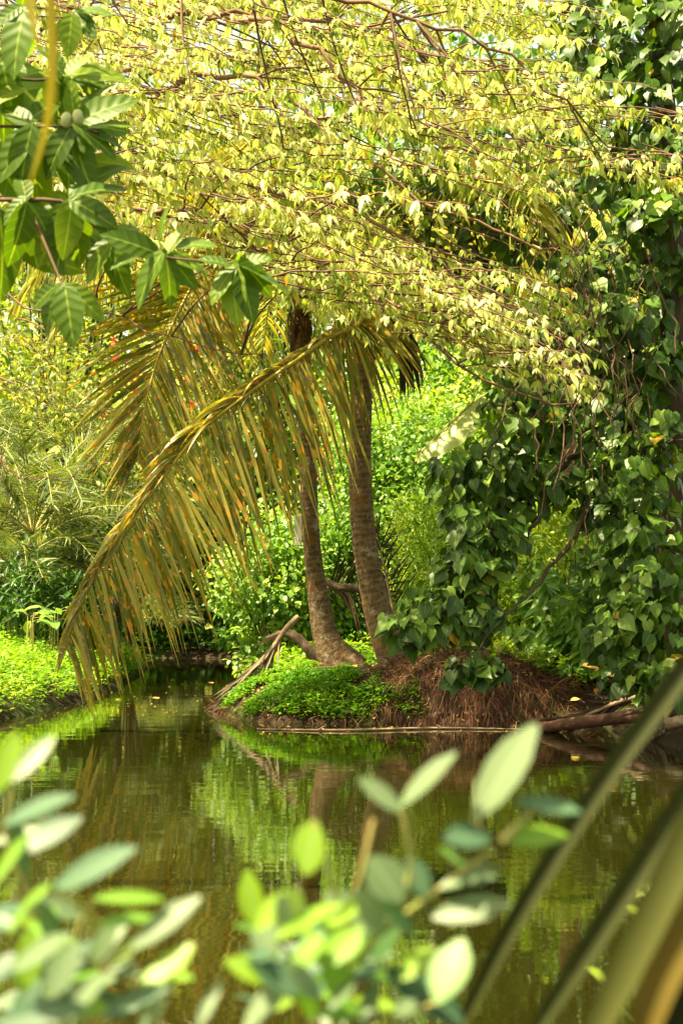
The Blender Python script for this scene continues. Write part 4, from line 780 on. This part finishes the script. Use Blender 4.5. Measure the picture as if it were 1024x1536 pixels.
fg_shrub('blurred thick-leaved shrub close to the lens at the lower left', np.array((-.38, 1.7, .25)),
    [(-8, 1190, 25, 1100, 44, .7), (18, 1172, 80, 1102, 34, .9), (5, 1237, 108, 1190, 46, .3), (15, 1282, 122, 1222, 50, .1), (80, 1335, 200, 1268, 48, .35), (-10, 1265, 58, 1240, 24, .9), (12, 1402, 76, 1318, 34, .6), (140, 1348, 246, 1345, 26, .55), (145, 1388, 232, 1372, 26, .5),
     (198, 1424, 298, 1342, 44, .8), (160, 1452, 218, 1402, 26, .6), (205, 1505, 288, 1412, 50, .65), (20, 1455, 102, 1400, 40, .9), (60, 1488, 122, 1432, 36, .85), (-10, 1535, 128, 1508, 44, .15), (100, 1532, 160, 1458, 44, .92), (158, 1516, 252, 1480, 32, .2), (-12, 1475, 22, 1428, 36, .1), (-5, 1512, 46, 1488, 26, .9), (206, 1545, 246, 1496, 34, .9),
     (-10, 1330, 40, 1250, 34, .55), (40, 1320, 20, 1215, 30, .35), (90, 1420, 60, 1350, 30, .3), (130, 1440, 190, 1385, 30, .85)],
    [[(0, 1310, 0), (60, 1385, .03), (130, 1440, .05), (190, 1480, .1), (230, 1600, .15)], [(20, 1180, 0), (10, 1260, .02), (60, 1385, .05), (90, 1560, .1)], [(200, 1425, 0), (150, 1460, .05), (120, 1580, .1)], [(145, 1348, 0), (110, 1420, .05), (100, 1580, .1)]],
    [(60, 1480, 80, 50, 26), (30, 1380, 45, 50, 7), (150, 1500, 70, 40, 12)], 1.55)
fg_shrub('blurred thick-leaved shrub close to the lens at the bottom centre', np.array((.02, 1.7, .25)),
    [(602, 1218, 540, 1165, 40, .9, 0), (600, 1210, 680, 1126, 40, .88, 0), (712, 1228, 800, 1084, 66, .95, 0), (772, 1202, 872, 1214, 34, .35, 0), (752, 1262, 852, 1248, 44, .62, 0), (735, 1252, 668, 1256, 46, .25, 0), (474, 1230, 454, 1312, 66, .72, .02), (602, 1352, 556, 1284, 62, .85, 0), (660, 1332, 742, 1296, 34, .8, 0), (648, 1376, 764, 1352, 46, .8, 0), (640, 1345, 612, 1285, 38, .3),
     (412, 1408, 512, 1352, 38, .6), (388, 1398, 354, 1386, 22, .5), (400, 1440, 398, 1372, 48, .88), (424, 1472, 338, 1438, 40, .66), (438, 1464, 482, 1398, 42, .55), (480, 1452, 542, 1388, 44, .6), (694, 1534, 582, 1450, 60, .0), (655, 1505, 692, 1406, 66, .45), (508, 1505, 500, 1408, 46, .6), (365, 1545, 432, 1468, 44, .92), (545, 1545, 562, 1468, 30, .92), (595, 1524, 622, 1498, 30, .85), (296, 1545, 332, 1466, 20, .9), (560, 1442, 592, 1368, 40, .4),
     (470, 1530, 450, 1450, 40, .55), (520, 1470, 560, 1400, 40, .5), (430, 1390, 420, 1340, 26, .9), (700, 1300, 660, 1270, 30, .55, 0), (690, 1330, 745, 1310, 24, .85, 0), (620, 1400, 570, 1350, 34, .4), (600, 1470, 650, 1420, 34, .7), (480, 1500, 430, 1440, 36, .85)],
    [[(602, 1216, 0), (612, 1270, 0), (622, 1320, 0), (580, 1390, .02), (530, 1450, .04), (505, 1640, .1)], [(712, 1228, 0), (750, 1262, 0), (690, 1310, 0), (620, 1362, .02), (560, 1410, .04), (510, 1480, .06), (500, 1640, .1)], [(560, 1230, .02), (545, 1300, .02), (520, 1400, .04), (508, 1640, .1)], [(800, 1215, .0), (752, 1262, 0)], [(415, 1410, 0), (450, 1460, .04), (490, 1620, .1)], [(340, 1440, 0), (430, 1475, .04), (480, 1620, .1)], [(655, 1505, 0), (600, 1530, .05), (520, 1640, .1)], [(470, 1232, .02), (500, 1330, .02), (515, 1420, .04), (505, 1640, .1)]],
    [(470, 1470, 70, 50, 22), (530, 1420, 50, 50, 10), (420, 1420, 40, 40, 6)], 1.55)
# palm frond stalks and straps across the lower right
pf = thing('palm_frond', np.array((.55, 1.1, .25)), 'blurred palm frond with long grey-green straps slanting across the lower right', 'palm frond')
for line, wd, rr, fc in [([P(1130, 860, 1.69), P(1030, 1000, 1.69), P(900, 1180, 1.69), P(780, 1370, 1.69), P(690, 1540, 1.69)], .0120, .2, (-.25, -1, .25)), ([P(1130, 1040, 1.62), P(1030, 1195, 1.62), P(930, 1350, 1.62), P(800, 1550, 1.62)], .0135, .25, (-.25, -1, .25)),
                         ([P(1150, 1050, 1.49), P(1040, 1260, 1.49), P(960, 1420, 1.49), P(880, 1580, 1.49)], .019, .45, (-.4, -.8, .3)), ([P(1160, 1150, 1.42), P(1060, 1350, 1.42), P(990, 1480, 1.42), P(950, 1600, 1.42)], .018, .8, (-.3, -.9, .3)), ([P(1120, 1380, 1.42), P(1050, 1480, 1.42), P(1000, 1600, 1.42)], .022, .05, (-.3, -.9, .3))]:
    mb = MB(); ribbon(mb, line, wd, rr, fc, 20, ([0, .3, .8, 1], [1, 1, .85, .5]), .7); mb.build('leaflet', M['strap'], pf)
mb = MB(); tube(mb, smooth_line([np.array((.55, 1.1, .25)), P(1250, 1300, 1.5), P(1160, 1100, 1.55), P(1130, 860, 1.69), P(1110, 600, 1.75)], 24), np.linspace(.014, .006, 24), 8); mb.build('rachis', M['stalk'], pf)
# small bright leaves by the water on a thin shoot, lower right
sh = thing('water_shoot', np.array((1.02, 4.0, -.3)), 'thin shoot with small bright green leaves at the lower right, partly behind the straps', 'plant'); mb = MB(); ms = MB()
for (x, y, x1, y1) in ((955, 1325, 985, 1340), (938, 1360, 968, 1372), (880, 1452, 910, 1468), (955, 1345, 975, 1322)):
    a = P(x, y, 3.6); e = P(x1, y1, 3.6); add_leaves(mb, T_OVAL, a[None], (e - a)[None], np.array([(-.1, -.6, .8)]), np.linalg.norm(e - a) * 1.1, .6); tube(ms, smooth_line([a, (a + np.array((1.02, 4.0, -.3))) / 2 + (.04, 0, 0), np.array((1.02, 4.0, -.3))], 8), .0025, 4)
ms.build('stem', M['green_stem'], sh); mb.build('foliage', M['shruby'], sh)
